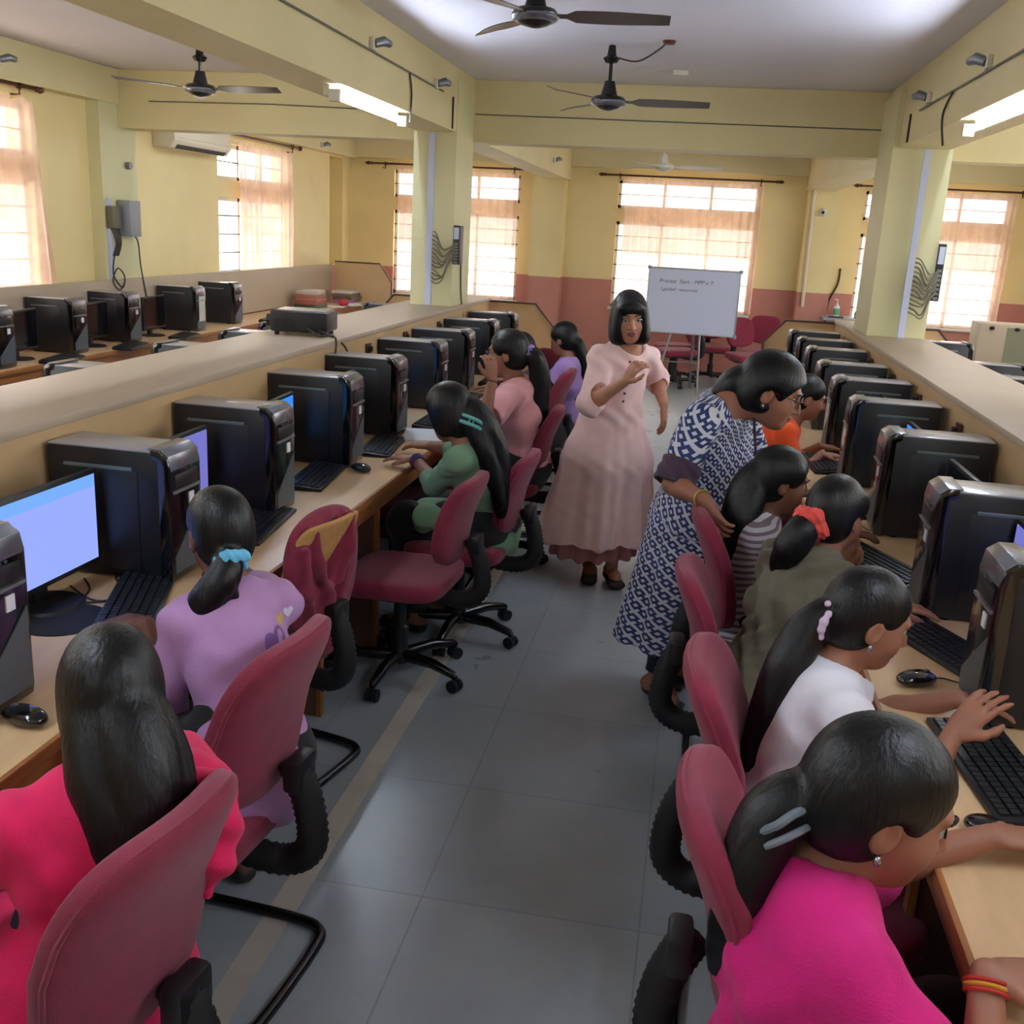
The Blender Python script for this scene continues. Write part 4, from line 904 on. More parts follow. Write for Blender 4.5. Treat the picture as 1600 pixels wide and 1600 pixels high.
def person(label, hip, head, yaw, hyaw=None, hpitch=0, hroll=0, s=.88, hs=None, skin=None, hands=None, top=None, bottom=None, hair=None, legs='sit', res=.0045, face=True, cyaw=None, wide=1.0, hunch=1.0, armk=1.0, neckbase=None, feet=None, shoe=(40, 30, 28), extra=None, hipw=1.0, knee=None, ground=0):
    P = thing('person', (hip[0], hip[1], ground), 0, label, 'person'); O = V3(hip[0], hip[1], ground); hs = hs or s*1.0+.06
    hip = V3(*hip); head = V3(*head); B = frame(yaw); C = frame(yaw if cyaw is None else cyaw); H = frame(yaw if hyaw is None else hyaw, hpitch, hroll)
    hw = lambda x, y, z: head+hs*(x*H[0]+y*H[1]+z*H[2])          # head-local to world
    nb = hw(0, -.035, -.15) if neckbase is None else V3(*neckbase)                                         # base of the neck
    sp = unit(nb-hip); L = np.linalg.norm(nb-hip)
    at = lambda t, fwd=0, rt=0: hip+sp*L*t+C[1]*fwd+C[0]*rt
    back = -C[1]
    # slight bow of the spine
    t1, t2, t3 = at(.3, -.012*s*hunch), at(.62, -.02*s*hunch), at(.88, -.012*s*hunch)
    sw = .158*s*wide
    sh = {e: at(.9, -.012*s)+C[0]*sw*(1 if e == 'R' else -1)-sp*.018*s for e in 'LR'}
    hp = {e: hip+B[0]*.085*s*(1 if e == 'R' else -1) for e in 'LR'}
    # ---- arms
    arms = {}
    for e in 'LR':
        sg = 1 if e == 'R' else -1; A, Bf = .275*s*armk, .235*s*armk; h = (hands or {}).get(e)
        if h is None: h = dict(w=sh[e]-V3(0, 0, .46*s)+C[0]*sg*.05+B[1]*.08, d=V3(0, 0, -1), pn=-C[0]*sg)
        hint = h.get('hint', V3(0, 0, -1)+C[0]*sg*.55+back*.25)
        el, wr = ik(sh[e], V3(*h['w']), A, Bf, V3(*hint)); arms[e] = (el, wr, h)
    # ---- legs
    lg = {}
    for e in 'LR':
        sg = 1 if e == 'R' else -1
        if legs == 'sit':
            kn = hp[e]+B[1]*.385*s+B[0]*sg*.035+V3(0, 0, .0); kn[2] = hip[2]-.02
            an = kn+B[1]*(-.05)+V3(0, 0, 0); an[2] = ground+.075
            ft = an+B[1]*.15*s; ft[2] = ground+.03
        else:
            an, kn, ft = [V3(*q) for q in feet[e]]
        lg[e] = (kn, an, ft)
    pts = [hip, head, nb]+[a for e in 'LR' for a in (*arms[e][:2], *lg[e])]+[sh[e] for e in 'LR']
    lo = np.min(pts, 0)-.27*max(s, .8); hi = np.max(pts, 0)+.27*max(s, .8); lo[2] = max(lo[2], ground-.004)
    b = SDF(lo, hi, res)
    # torso
    def torso(d, e=0.0, k=.05):
        d.tcap(hip-sp*.02, t1, (.165*hipw)*s+e, .112*s+e, .122*s*wide+e, .09*s+e, C[0]*.5+B[0]*.5, k)
        d.tcap(t1, t2, .122*s*wide+e, .09*s+e, .142*s*wide+e, .098*s+e, C[0], k)
        d.tcap(t2, t3, .142*s*wide+e, .098*s+e, .12*s*wide+e, .072*s+e, C[0], k)
        d.cone(sh['L'], t3, .05*s+e, .058*s+e, k); d.cone(sh['R'], t3, .05*s+e, .058*s+e, k)
    torso(b)
    b.cone(nb-sp*.03, hw(0, -.018, -.055), .05*hs, .048*hs, .02)
    b.cone(nb-sp*.045*s-C[0]*.05*s, nb+sp*.01, .045*s, .045*s, .03); b.cone(nb-sp*.045*s+C[0]*.05*s, nb+sp*.01, .045*s, .045*s, .03)
    # head
    E = lambda x, y, z, rx, ry, rz, k=.015, mode='add': b.ell(hw(x, y, z), (rx*hs, ry*hs, rz*hs), H, k*hs, mode)
    E(0, -.012, .032, .074, .094, .084); E(0, .028, -.03, .060, .064, .088, .03); E(0, .058, -.088, .031, .028, .026, .03)
    if face:
        E(.034, .05, -.035, .026, .03, .03, .03); E(-.034, .05, -.035, .026, .03, .03, .03)
        for q in (-1, 1): E(q*.031, .099, .001, .0185, .0165, .0098, .012, 'sub')
        E(0, .083, .022, .046, .012, .009, .02)
        b.chain([hw(0, .088, .004), hw(0, .1, -.016), hw(0, .107, -.034)], [.0075*hs, .009*hs, .0115*hs], .01*hs)
        E(.011, .095, -.038, .0085, .01, .0075, .006); E(-.011, .095, -.038, .0085, .01, .0075, .006)
        E(0, .0905, -.060, .022, .0105, .0058, .006); E(0, .0885, -.0695, .018, .0105, .0065, .006)
        E(0, .1, -.0648, .021, .008, .0016, .003, 'sub')
    for q in (-1, 1):
        E(q*.075, -.008, -.012, .010, .021, .032, .008); E(q*.083, -.004, -.008, .006, .011, .018, .006, 'sub')
    # arms, hands
    for e in 'LR':
        el, wr, h = arms[e]
        b.chain([sh[e], el], [.046*s, .036*s], .03); b.cone(el, el*.7+wr*.3, .036*s, .037*s, .02); b.chain([el*.7+wr*.3, wr], [.037*s, .0245*s], .02)
        d = V3(*h['d']) if 'd' in h else unit(wr-el)*V3(1, 1, .25)
        pn = V3(*h.get('pn', (0, 0, -1)))
        side = 1 if e == 'L' else -1
        hand(b, wr, d, pn, side, s*1.0+.04, h.get('curl', .35), h.get('spread', 1))
    for e in 'LR':
        kn, an, ft = lg[e]
        b.chain([hp[e], kn], [.085*s, .056*s], .04); b.chain([kn, kn*.65+an*.35, an], [.054*s, .052*s, .034*s], .02)
        b.chain([an-V3(0, 0, .03)-B[1]*.03, an*.4+ft*.6, ft], [.034*s, .03*s, .022*s], .02)
    V, F = b.mesh(1)
    fc = V[F].mean(1); rel = (fc-head)@H.T/hs
    mi = np.zeros(len(F), int)
    if face: mi[((rel[:, 0]/.023)**2+((rel[:, 1]-.094)/.016)**2+((rel[:, 2]+.0645)/.0125)**2) < 1] = 1
    body = np_obj('body', V, F, [skin, LIPS], P, O, mi)
    if face:
        for q in (-1, 1):
            eb = MB(); c0 = hw(q*.031, .0735, .0015)-O; R = Matrix([list(H[0]), list(H[1]), list(H[2])]).transposed()
            eb.sell(c0, (.0145*hs,)*3, (1, 1), 16, 12, rot=R); eb.mi = 1; eb.sell(hw(q*.0315, .0855, .0005)-O, (.0062*hs, .0035*hs, .0062*hs), (1, 1), 12, 8, rot=R)
            eo = eb.build('eye', [EYEW, IRIS], P, angle=180); eo.data.polygons.foreach_set('material_index', np.array([0]*(16*12)+[1]*(12*8), np.int32)[:len(eo.data.polygons)])
            lid = MB(); lid.tube(smooth_path([hw(q*(.031+x), .0862-abs(x)*.22, z)-O for x, z in ((-.016, .002), (-.008, .0075), (0, .009), (.008, .0075), (.017, .001))], 4), .0019*hs, 6); lid.build('eyelash', IRIS, P)
            br = MB(); br.tube(smooth_path([hw(q*x, y, z)-O for x, y, z in ((.013, .0965, .0215), (.03, .0955, .0275), (.048, .083, .0215))], 5), [.0026*hs]*6+[.0034*hs]*3+[.0018*hs]*2, 6); br.build('eyebrow', HAIR, P)
    G = dict(P=P, O=O, hw=hw, H=H, hs=hs, nb=nb, sp=sp, sh=sh, arms=arms, B=B, C=C, at=at, hip=hip, head=head, s=s, torso=torso, lg=lg, hp=hp, lo=lo, hi=hi)
    # ---- top
    if top:
        e = top.get('e', .012); c = SDF(lo-.03, hi+.03, top.get('res', .006)); torso(c, e)
        hem = top.get('hem')
        if top.get('skirt'):
            for (p, q_, wa, da, wb, db) in top['skirt']: c.tcap(p, q_, wa, da, wb, db, B[0], .05)
        else: c.tcap(hip+sp*.02, hip-sp*.05+V3(0, 0, -.01), .17*hipw*s+e, .125*s+e, .175*hipw*s+e, .135*s+e, B[0], .04)
        for d in 'LR':
            el, wr, h = arms[d]; f = top.get('sleeve'+d, top.get('sleeve', .6)); loose = top.get('loose', .016)
            if f <= 1:
                end = sh[d]+(el-sh[d])*f; c.cone(sh[d], end, .046*s+e, .042*s+loose, .025); c.half(end, el-sh[d], .11, .003)
            else:
                c.cone(sh[d], el, .046*s+e, .038*s+loose, .025); end = el+(wr-el)*(f-1); c.cone(el, end, .038*s+loose, .03*s+loose*.9, .02); c.half(end, wr-el, .062, .003)
        nk = top.get('neck', .062)*s
        c.ell(nb+C[1]*top.get('nf', .012)+sp*.03, (nk*1.1, nk*1.0, nk*1.05), np.array([C[0], C[1], sp]), .006, 'sub')
        c.cone(nb+sp*.02, nb+sp*.25, nk*.95, nk*.95, .004, 'sub')
        if hem is not None: c.half(V3(hip[0], hip[1], hem), (0, 0, -1), .8, .004)
        am = top.get('fold', .004); fr = top.get('ff', 1.0)
        def disp(V, N):
            q = V-hip; a = q@C[0]; h = q@sp; f_ = q@C[1]
            d = am*(np.sin(fr*(34*h+22*a+3*np.sin(16*a+5*h)))*.6+.6*np.sin(fr*(52*a-20*h+2.5*np.sin(24*h)+9*f_)))
            if top.get('pleat'):
                th = np.arctan2(q@B[1], q@B[0]); z = np.clip((top['pz']-V[:, 2])/top['pl'], 0, 1)
                d = d*(1-z)+z*top['pleat']*(np.sin(top['pn']*th+1.3*np.sin(2*th+1))+.35*np.sin(top['pn']*2.3*th+2))
            return d
        Vc, Fc = c.mesh(1, disp)
        q = Vc-hip; h = q@sp; up_ = np.clip(h/.1, 0, 1)[:, None]; ax = up_*sp+(1-up_)*V3(0, 0, 1); ax = ax/np.linalg.norm(ax, axis=1, keepdims=True)
        qp = q-ax*(q*ax).sum(1)[:, None]-up_*C[1]*-.012*s; th = np.arctan2(qp@C[1], qp@C[0]); uv = np.stack([th*.16, np.where(h > 0, h, q[:, 2])], 1)
        to = np_obj(top.get('name', 'shirt'), Vc, Fc, top['mat'], P, O, None, uv); G['top'] = to; G['topVF'] = (Vc, Fc)
    # ---- bottom
    if bottom:
        e = bottom.get('e', .012); c = SDF(lo-.02, hi+.02, .0075)
        c.tcap(hip-sp*.03, hip+sp*.08, .168*hipw*s+e, .115*s+e, .15*s+e, .105*s+e, B[0], .04)
        for d in 'LR':
            kn, an, ft = lg[d]; f = bottom.get('len', .9); end = kn+(an-kn)*f
            c.chain([hp[d], kn], [.09*s+e, .06*s+e], .04); c.chain([kn, end], [.06*s+e, bottom.get('cuff', .05)*s+e], .03); c.half(end, an-kn, .12, .003)
        V, F = c.mesh(1, lambda V, N: .004*np.sin(40*V[:, 2]+25*V[:, 0]+18*V[:, 1])); np_obj(bottom.get('name', 'trousers'), V, F, bottom['mat'], P, O)
    if shoe and legs != 'sit' or (shoe and bottom):
        for d in 'LR':
            kn, an, ft = lg[d]; c = SDF(np.minimum(an, ft)-.1, np.maximum(an, ft)+.1, .006)
            u = unit((ft-an)*V3(1, 1, 0)); a0 = an-u*.035; a0[2] = ground+.03; f0 = ft+u*.012; f0[2] = ground+.026
            c.tcap(a0, f0, .04*s, .03, .046*s, .024, np.cross(u, V3(0, 0, 1)), .01); c.half(V3(ft[0], ft[1], ground+.002), (0, 0, -1), .3, 0)
            if shoe == 'sandal':
                c.half(V3(ft[0], ft[1], ground+.022), (0, 0, 1), .3, 0); c.chain([ft+V3(0, 0, .03)-u*.03+np.cross(u, V3(0, 0, 1))*.045, ft-u*.04+V3(0, 0, .045), ft-u*.03+V3(0, 0, .03)-np.cross(u, V3(0, 0, 1))*.045], [.011]*3, .004)
            V, F = c.mesh(0); np_obj('sandal' if shoe == 'sandal' else 'shoe', V, F, mat('shoe', (40, 28, 24) if shoe == 'sandal' else shoe, .5), P, O)
    # ---- hair
    if hair:
        st = hair.get('style', 'tied'); hm = hair.get('mat', HAIR)
        ext = [V3(*hw(*p)) if len(p) == 3 else p for p in []]
        tails = [[(hw(*p[:3]) if not hair.get('world') else V3(*p[:3])) for p in t[0]] for t in hair.get('tails', [])]
        wt = [[V3(*p) for p in t[0]] for t in hair.get('wtails', [])]
        allp = [head]+[p for t in tails+wt for p in t]
        c = SDF(np.min(allp, 0)-.19*hs, np.max(allp, 0)+.19*hs, hair.get('res', .005))
        EH = lambda x, y, z, rx, ry, rz, k=.02, mode='add': c.ell(hw(x, y, z), (rx*hs, ry*hs, rz*hs), H, k*hs, mode)
        g = hair.get('puff', .008)
        EH(0, -.014, .034, .075+g, .096+g, .086+g); EH(0, -.04, -.02, .07+g, .068+g, .075+g, .03)
        if st == 'tied':
            EH(0, .115, -.045, .105, .088, .105, .012, 'sub')
            for q in (-1, 1): EH(q*.095, .012, -.03, .034, .04, .045, .012, 'sub')
            c.half(hw(0, 0, -.085), -H[2]+H[1]*.15, .3*hs, .02)
            if hair.get('side', True):
                for q in (-1, 1): EH(q*.068, .022, .038, .012, .042, .04, .02)
        elif st == 'bob':
            EH(0, -.015, -.03, .098, .1, .11, .03); EH(.06, .012, -.09, .04, .06, .05, .04); EH(-.06, .012, -.09, .04, .06, .05, .04)
            c.half(hw(0, 0, -.135), -H[2], .3*hs, .02)
            EH(0, .11, -.055, .056, .085, .098, .012, 'sub')
            EH(0, .075, .058, .062, .026, .03, .02)
            for q in (-1, 1): EH(q*.066, .055, -.02, .018, .03, .085, .02)
        elif st == 'loose':
            EH(0, .115, -.045, .07, .086, .105, .012, 'sub')
            EH(0, -.05, -.07, .078, .06, .07, .04)
            for q in (-1, 1): EH(q*.07, .01, -.03, .02, .045, .07, .03)
        elif st == 'short':
            EH(0, .115, -.05, .09, .085, .1, .012, 'sub'); c.half(hw(0, 0, -.075), -H[2]+H[1]*.4, .3*hs, .02)
            for q in (-1, 1): EH(q*.09, .012, -.03, .03, .035, .045, .012, 'sub')
        for t, p in zip(hair.get('tails', []), tails): 
            pp = [np.array(x) for x in smooth_path(p, 4)]; rr = np.interp(np.linspace(0, 1, len(pp)), np.linspace(0, 1, len(t[1])), t[1]); c.chain(pp, list(rr), .012)
        for t, p in zip(hair.get('wtails', []), wt):
            pp = [np.array(x) for x in smooth_path(p, 4)]; rr = np.interp(np.linspace(0, 1, len(pp)), np.linspace(0, 1, len(t[1])), t[1]); c.chain(pp, list(rr), .012)
        def hd(V, N):
            q = (V-head)@H.T/hs; th = np.arctan2(q[:, 0], q[:, 1]+.02*0)
            up = np.clip((q[:, 2]+.02)/.1, 0, 1)
            strands = np.sin(46*th+3*np.sin(9*q[:, 2]))*.5+.5*np.sin(83*th+40*q[:, 1]*(1-up))
            low = np.clip((-.05-q[:, 2])/.06, 0, 1)
            s2 = np.sin(150*(V@H[0])+12*np.sin(7*V[:, 2]))*.6+.5*np.sin(230*(V@H[0])+120*(V@H[1])+5*np.sin(9*V[:, 2]))
            return .0005*strands*(1-low)+.0009*s2*low
        V, F = c.mesh(1, hd); G['hair'] = np_obj('hair', V, F, hm, P, O)
    return G
def blob(G, name, pts, rad, m, k=.008, res=.004, disp=None):
    p = [V3(*x) for x in pts]; c = SDF(np.min(p, 0)-max(rad)*2, np.max(p, 0)+max(rad)*2, res)
    for a, r in zip(p, rad): c.ell(a, (r, r, r), None, k)
    V, F = c.mesh(1, disp); return np_obj(name, V, F, m, G['P'], G['O'])
def scrunchie(G, c, ax, R, r, m, name='scrunchie'):
    ax = unit(V3(*ax)); u = unit(np.cross(ax, V3(.3, .2, .9))); w = np.cross(ax, u); pts = []; rad = []
    for i in range(22):
        a = 2*PI*i/22; pts.append(V3(*c)+(u*math.cos(a)+w*math.sin(a))*(R+.35*r*math.sin(5*a+1))+ax*(.35*r*math.sin(7*a))); rad.append(r*(.8+.35*math.sin(4*a)**2))
    return blob(G, name, pts, rad, m, .004, .0035, lambda V, N: .003*np.sin(260*V[:, 0]+190*V[:, 2])*np.sin(210*V[:, 1]))
def earring(G, q, m=None):
    b = MB(); b.sell(G['hw'](q*.08, -.004, -.05)-G['O'], (.006, .006, .009), (1, 1), 10, 8); b.build('earring', m or M['chrome'], G['P'])
def band(G, c, ax, R, r, m, name='bracelet'):
    ax = unit(V3(*ax)); u = unit(np.cross(ax, V3(.3, .2, .9))); w = np.cross(ax, u); b = MB()
    b.tube([V3(*c)+(u*math.cos(a)+w*math.sin(a))*R-G['O'] for a in np.linspace(0, 2*PI, 24, endpoint=False)], r, 6, closed=True); return b.build(name, m, G['P'])
def glasses(G, m):
    hw, O = G['hw'], G['O']; b = MB()
    for q in (-1, 1):
        b.tube([hw(q*.033+.021*math.cos(a), .107-.006*abs(math.cos(a)), -.002+.017*math.sin(a))-O for a in np.linspace(0, 2*PI, 22, endpoint=False)], .0016*G['hs'], 6, closed=True)
        b.tube([hw(q*.054, .101, .004)-O, hw(q*.074, .06, .006)-O, hw(q*.078, -.005, .004)-O, hw(q*.077, -.02, -.012)-O], .0016*G['hs'], 6)
    b.tube([hw(-.012, .106, .002)-O, hw(0, .109, .006)-O, hw(.012, .106, .002)-O], .0016*G['hs'], 6)
    b.build('glasses', m, G['P'])
    l = MB()
    for q in (-1, 1): l.add([hw(q*.033+.0205*math.cos(a), .107-.006*abs(math.cos(a)), -.002+.0165*math.sin(a))-O for a in np.linspace(0, 2*PI, 22, endpoint=False)], [tuple(range(22))])
    l.build('lenses', M['glass'], G['P'], smooth=False)
from mathutils.bvhtree import BVHTree
def stick(G, name, poly, org, d, u, m, lift=.0025):
    # flat printed motif laid onto the shirt: poly in (u, v) metres round org, cast along d
    V, F = G['topVF']; bv = G.setdefault('bvh', BVHTree.FromPolygons([tuple(v) for v in V], [tuple(int(i) for i in f) for f in F]))
    d = Vector(d).normalized(); u = Vector(u).normalized(); w = d.cross(u); vs = []
    for (a, b_) in poly:
        o = Vector(org)+u*a+w*b_-d*.3; h, n, i, dist = bv.ray_cast(o, d)
        if h is None: return None
        vs.append(Vector(h)-d*lift-Vector(G['O']))
    c = sum(vs, Vector())/len(vs)
    return MB().add([c]+vs, [(0, i+1, (i+1) % len(vs)+1) for i in range(len(vs))]).build(name, m, G['P'])
heart = [(.016*math.sin(t)**3*1.0, -(.013*math.cos(t)-.005*math.cos(2*t)-.002*math.cos(3*t)-.001*math.cos(4*t))) for t in np.linspace(0, 2*PI, 26, endpoint=False)]
SK = skin_mat('skin_brown', (150, 102, 80)); SKD = skin_mat('skin_dark', (112, 72, 54)); SKL = skin_mat('skin_tan', (176, 126, 100))
BLACKCLOTH = cloth('black_cloth', (20, 20, 24)); 
def T(w, **k): return dict(w=w, **k)
TT = dict(star=.2)
# --- girl in pink, nearest on the projector side
PINK = cloth('pink_cloth', (228, 22, 92), noise=.08)
G = person('person in a bright pink top, seen from behind, long black ponytail', (-.93, 1.37, .53), (-.915, 1.455, 1.01), 128, 125, -10, 0, s=.86, skin=SKD,
    hands=dict(L=T((-1.28, 1.42, .80), d=(-1, .25, -.05)), R=T((-1.22, 1.86, .80), d=(-.9, .5, -.05))),
    top=dict(mat=PINK, sleeve=.62, e=.016, loose=.03, fold=.006, neck=.06, hem=None, skirt=[((-.93, 1.37, .5), (-1.03, 1.45, .46), .19, .14, .2, .16)]),
    bottom=dict(mat=cloth('navy_cloth', (38, 36, 70)), len=.85), hair=dict(style='loose', puff=.012, tails=[([(.015, -.075, -.03), (.035, -.11, -.11), (.045, -.13, -.22), (.05, -.12, -.34), (.05, -.1, -.46)], [.06, .062, .058, .05, .03]), ([(.055, -.06, -.04), (.08, -.085, -.13), (.09, -.11, -.24), (.09, -.1, -.4)], [.04, .042, .04, .015]), ([(-.03, -.065, -.04), (-.03, -.095, -.13), (-.01, -.12, -.24), (.0, -.11, -.4)], [.05, .05, .045, .02])]), face=False)
V_, F_ = G['topVF']
rf = SDF(G['sh']['R']-.2, G['sh']['R']+.2, .005); rp = [G['sh']['R']+V3(*d) for d in ((-.01, -.02, .05), (.03, -.03, .03), (.055, -.035, -.02), (.055, -.05, -.08), (.045, -.06, -.15))]
rf.chain(rp, [.016, .03, .034, .032, .014], .03)
V, F = rf.mesh(1, lambda V, N: .006*np.sin(75*V[:, 2]+60*V[:, 1])); np_obj('ruffle', V, F, PINK, G['P'], G['O'])
b = MB(); b.tube([G['hw'](.06, -.088, -.0)-G['O'], G['hw'](.072, -.075, -.035)-G['O']], .006, 8); b.build('hair_clip', mat('teal_clip', (130, 170, 170), .3), G['P'])
b = MB(); b.tube([G['hw'](-.04, -.115, -.02)-G['O'], G['hw'](-.045, -.114, -.035)-G['O']], .004, 8); b.build('hair_pin', M['chrome'], G['P'])
# --- girl in the lavender T-shirt
LAV = cloth('lavender_cloth', (192, 146, 194))
G = person('person in a lavender T-shirt with butterfly print and blue scrunchie', (-.965, 2.10, .54), (-1.12, 2.285, 1.035), 142, 140, -6, 0, s=.88, wide=.9, hipw=.9, skin=SKD,
    hands=dict(L=T((-1.30, 2.24, .785), d=(-.95, .3, -.05), hint=(.2, -.3, -1)), R=T((-1.28, 2.72, .785), d=(-.9, .3, -.1))),
    top=dict(mat=LAV, sleeve=.98, e=.012, loose=.022, fold=.005, neck=.062), bottom=dict(mat=BLACKCLOTH),
    hair=dict(style='tied', puff=.006, side=False, tails=[([(-.02, -.1, -.05), (-.045, -.12, -.09), (-.08, -.105, -.14), (-.12, -.07, -.2), (-.18, -.01, -.27)], [.03, .036, .04, .036, .016]), ([(-.05, -.12, -.1), (-.02, -.125, -.16), (.02, -.12, -.17), (.03, -.115, -.13)], [.022, .014, .008, .004])]), face=False)
BLUE = cloth('sky_blue_cloth', (104, 188, 226)); scrunchie(G, G['hw'](-.02, -.112, -.062), G['H'][1]*.8+G['H'][2]*.6, .03, .014, BLUE)
earring(G, 1); 
d = -G['C'][1]*-1; u = G['C'][0]
for (a, z, m, nm, sc) in ((.075, -.055, mat('yellow_print', (214, 176, 90), .7), 'heart_print', 1), (.11, -.05, mat('white_print', (220, 214, 232), .7), 'heart_print', 1)):
    stick(G, nm, [(q[0]*sc, q[1]*sc) for q in heart], G['nb']+u*a+V3(0, 0, z), G['C'][1], u, m)
PUR = mat('purple_print', (128, 84, 160), .7)
for (a, z, sx, sy) in ((.02, -.09, .022, .026), (.05, -.083, .018, .026), (.03, -.12, .02, .02)): stick(G, 'butterfly_print', [(sx*math.cos(t), sy*math.sin(t)) for t in np.linspace(0, 2*PI, 16, endpoint=False)], G['nb']+u*a+V3(0, 0, z), G['C'][1], u, PUR)
stick(G, 'white_patch_print', [(.02*math.cos(t), .014*math.sin(t)*(1+.5*math.sin(4*t))) for t in np.linspace(0, 2*PI, 20, endpoint=False)], G['nb']+u*.075+V3(0, 0, -.115), G['C'][1], u, mat('white_print2', (224, 222, 230), .7))
INK = mat('dark_print', (48, 36, 56), .7)
for (a, z, h) in ((-.0, -.15, .016), (.014, -.15, .012), (.028, -.15, .012)): stick(G, 'lettering', [(-.0045, -h), (.0045, -h), (.0045, h), (-.0045, h)], G['nb']+u*a+V3(0, 0, z), G['C'][1], u, INK)
# --- girl in green
GREEN = cloth('green_cloth', (122, 160, 128))
G = person('person in a pale green tunic with long black hair and a teal claw clip', (-.83, 4.3, .54), (-.985, 4.12, 1.05), 168, 162, -22, 4, s=.9, wide=.92, hipw=.92, skin=SK,
    hands=dict(L=T((-1.17, 4.30, .795), d=(-.95, .1, -.02), hint=(.3, -.4, -.8)), R=T((-1.2, 4.6, .79), d=(-1, .15, -.05))),
    top=dict(mat=GREEN, sleeve=1.3, e=.010, loose=.014, fold=.005, neck=.062, skirt=[((-.83, 4.3, .54), (-.81, 4.3, .47), .145, .11, .155, .12), ((-.84, 4.3, .55), (-1.1, 4.26, .55), .14, .085, .13, .075)], hem=.42),
    bottom=dict(mat=BLACKCLOTH, e=.03), hair=dict(style='loose', puff=.01, mat=BROWNHAIR, tails=[([(.02, -.1, -.03), (.03, -.125, -.12), (.05, -.12, -.24), (.05, -.10, -.36), (.03, -.07, -.5)], [.06, .065, .06, .05, .02]), ([(.06, -.1, -.08), (.1, -.1, -.2), (.12, -.08, -.32), (.13, -.06, -.44)], [.04, .04, .03, .012]), ([(-.02, -.11, -.08), (-.02, -.12, -.2), (0, -.11, -.34), (.0, -.1, -.46)], [.04, .04, .035, .012])]), face=False)
TEAL = mat('teal_plastic', (96, 178, 172), .2)
cl = MB(); hw = G['hw']; O = G['O']
cl.tube(smooth_path([hw(-.055, -.1, -.03)-O, hw(-.06, -.135, -.05)-O, hw(-.035, -.155, -.08)-O, hw(-.02, -.15, -.105)-O]), .008, 8); cl.tube(smooth_path([hw(-.075, -.09, -.05)-O, hw(-.08, -.125, -.07)-O, hw(-.055, -.15, -.1)-O, hw(-.03, -.145, -.118)-O]), .008, 8)
for k in range(4): cl.tube([hw(-.062+.012*k, -.13-.006*k, -.055-.014*k)-O, hw(-.075+.012*k, -.122-.007*k, -.075-.012*k)-O], .004, 6)
cl.build('claw_clip', TEAL, G['P'])
el, wr, h = G['arms']['L']
for k in range(3): band(G, wr-unit(wr-el)*(.01+.012*k), unit(wr-el), .029, .005, mat('purple_bangle', (74, 50, 110), .3), 'bangle')
# --- girl in the pink shirt with glasses
SHIRT = cloth('salmon_cloth', (240, 176, 178))
G = person('person in a salmon pink shirt and glasses, fist raised by the face', (-.86, 5.5, .54), (-.985, 5.42, 1.155), 172, 178, -4, 0, s=.95, skin=SK, res=.005,
    hands=dict(L=T((-1.0, 5.12, 1.05), d=(-.15, .05, 1), pn=(-.5, .6, 0), curl=1.1, hint=(-.1, -.25, -1)), R=T((-1.24, 5.7, .80), d=(-1, .1, -.05))),
    top=dict(mat=SHIRT, sleeve=.72, e=.018, loose=.034, fold=.006, neck=.06, hem=.56), bottom=dict(mat=BLACKCLOTH, e=.02),
    hair=dict(style='tied', puff=.008, mat=BROWNHAIR, tails=[([(.0, -.1, .0), (.0, -.15, -.03), (.02, -.17, -.14), (.02, -.16, -.3), (.02, -.14, -.46), (.02, -.12, -.58)], [.03, .045, .055, .055, .048, .02])]))
glasses(G, M['gloss']); scrunchie(G, G['hw'](0, -.125, -.0), G['H'][1], .028, .014, cloth('lilac_cloth', (142, 126, 190)))
el, wr, h = G['arms']['L']; band(G, wr-unit(wr-el)*.01, unit(wr-el), .027, .003, M['wire'])
# --- person in black
G = person('person in black, mostly hidden behind the salmon shirt', (-.93, 6.62, .54), (-1.12, 6.56, 1.035), 176, 180, -15, 0, s=.92, skin=SK, res=.006,
    hands=dict(L=T((-1.25, 6.5, .80), d=(-1, .1, -.05)), R=T((-1.25, 6.85, .80), d=(-1, 0, -.05))), top=dict(mat=BLACKCLOTH, sleeve=1.2, e=.016, fold=.004), bottom=dict(mat=BLACKCLOTH), hair=dict(style='tied', tails=[([(0, -.11, -.03), (0, -.13, -.12), (0, -.12, -.26)], [.035, .04, .02])]), face=False)
# --- girl in the lilac top
G = person('person in a lilac top farthest along the projector side desk', (-.86, 7.42, .54), (-.925, 7.28, 1.06), 165, 158, -12, 0, s=.9, skin=SK, res=.006,
    hands=dict(L=T((-1.2, 7.2, .80), d=(-1, .1, -.05)), R=T((-1.2, 7.55, .80), d=(-1, 0, -.05))), top=dict(mat=cloth('lilac_top', (184, 152, 216)), sleeve=.9, e=.018, fold=.004), bottom=dict(mat=BLACKCLOTH),
    hair=dict(style='tied', puff=.01, tails=[([(.0, -.11, -.04), (.02, -.13, -.14), (.03, -.12, -.3)], [.04, .045, .02])]), face=False)
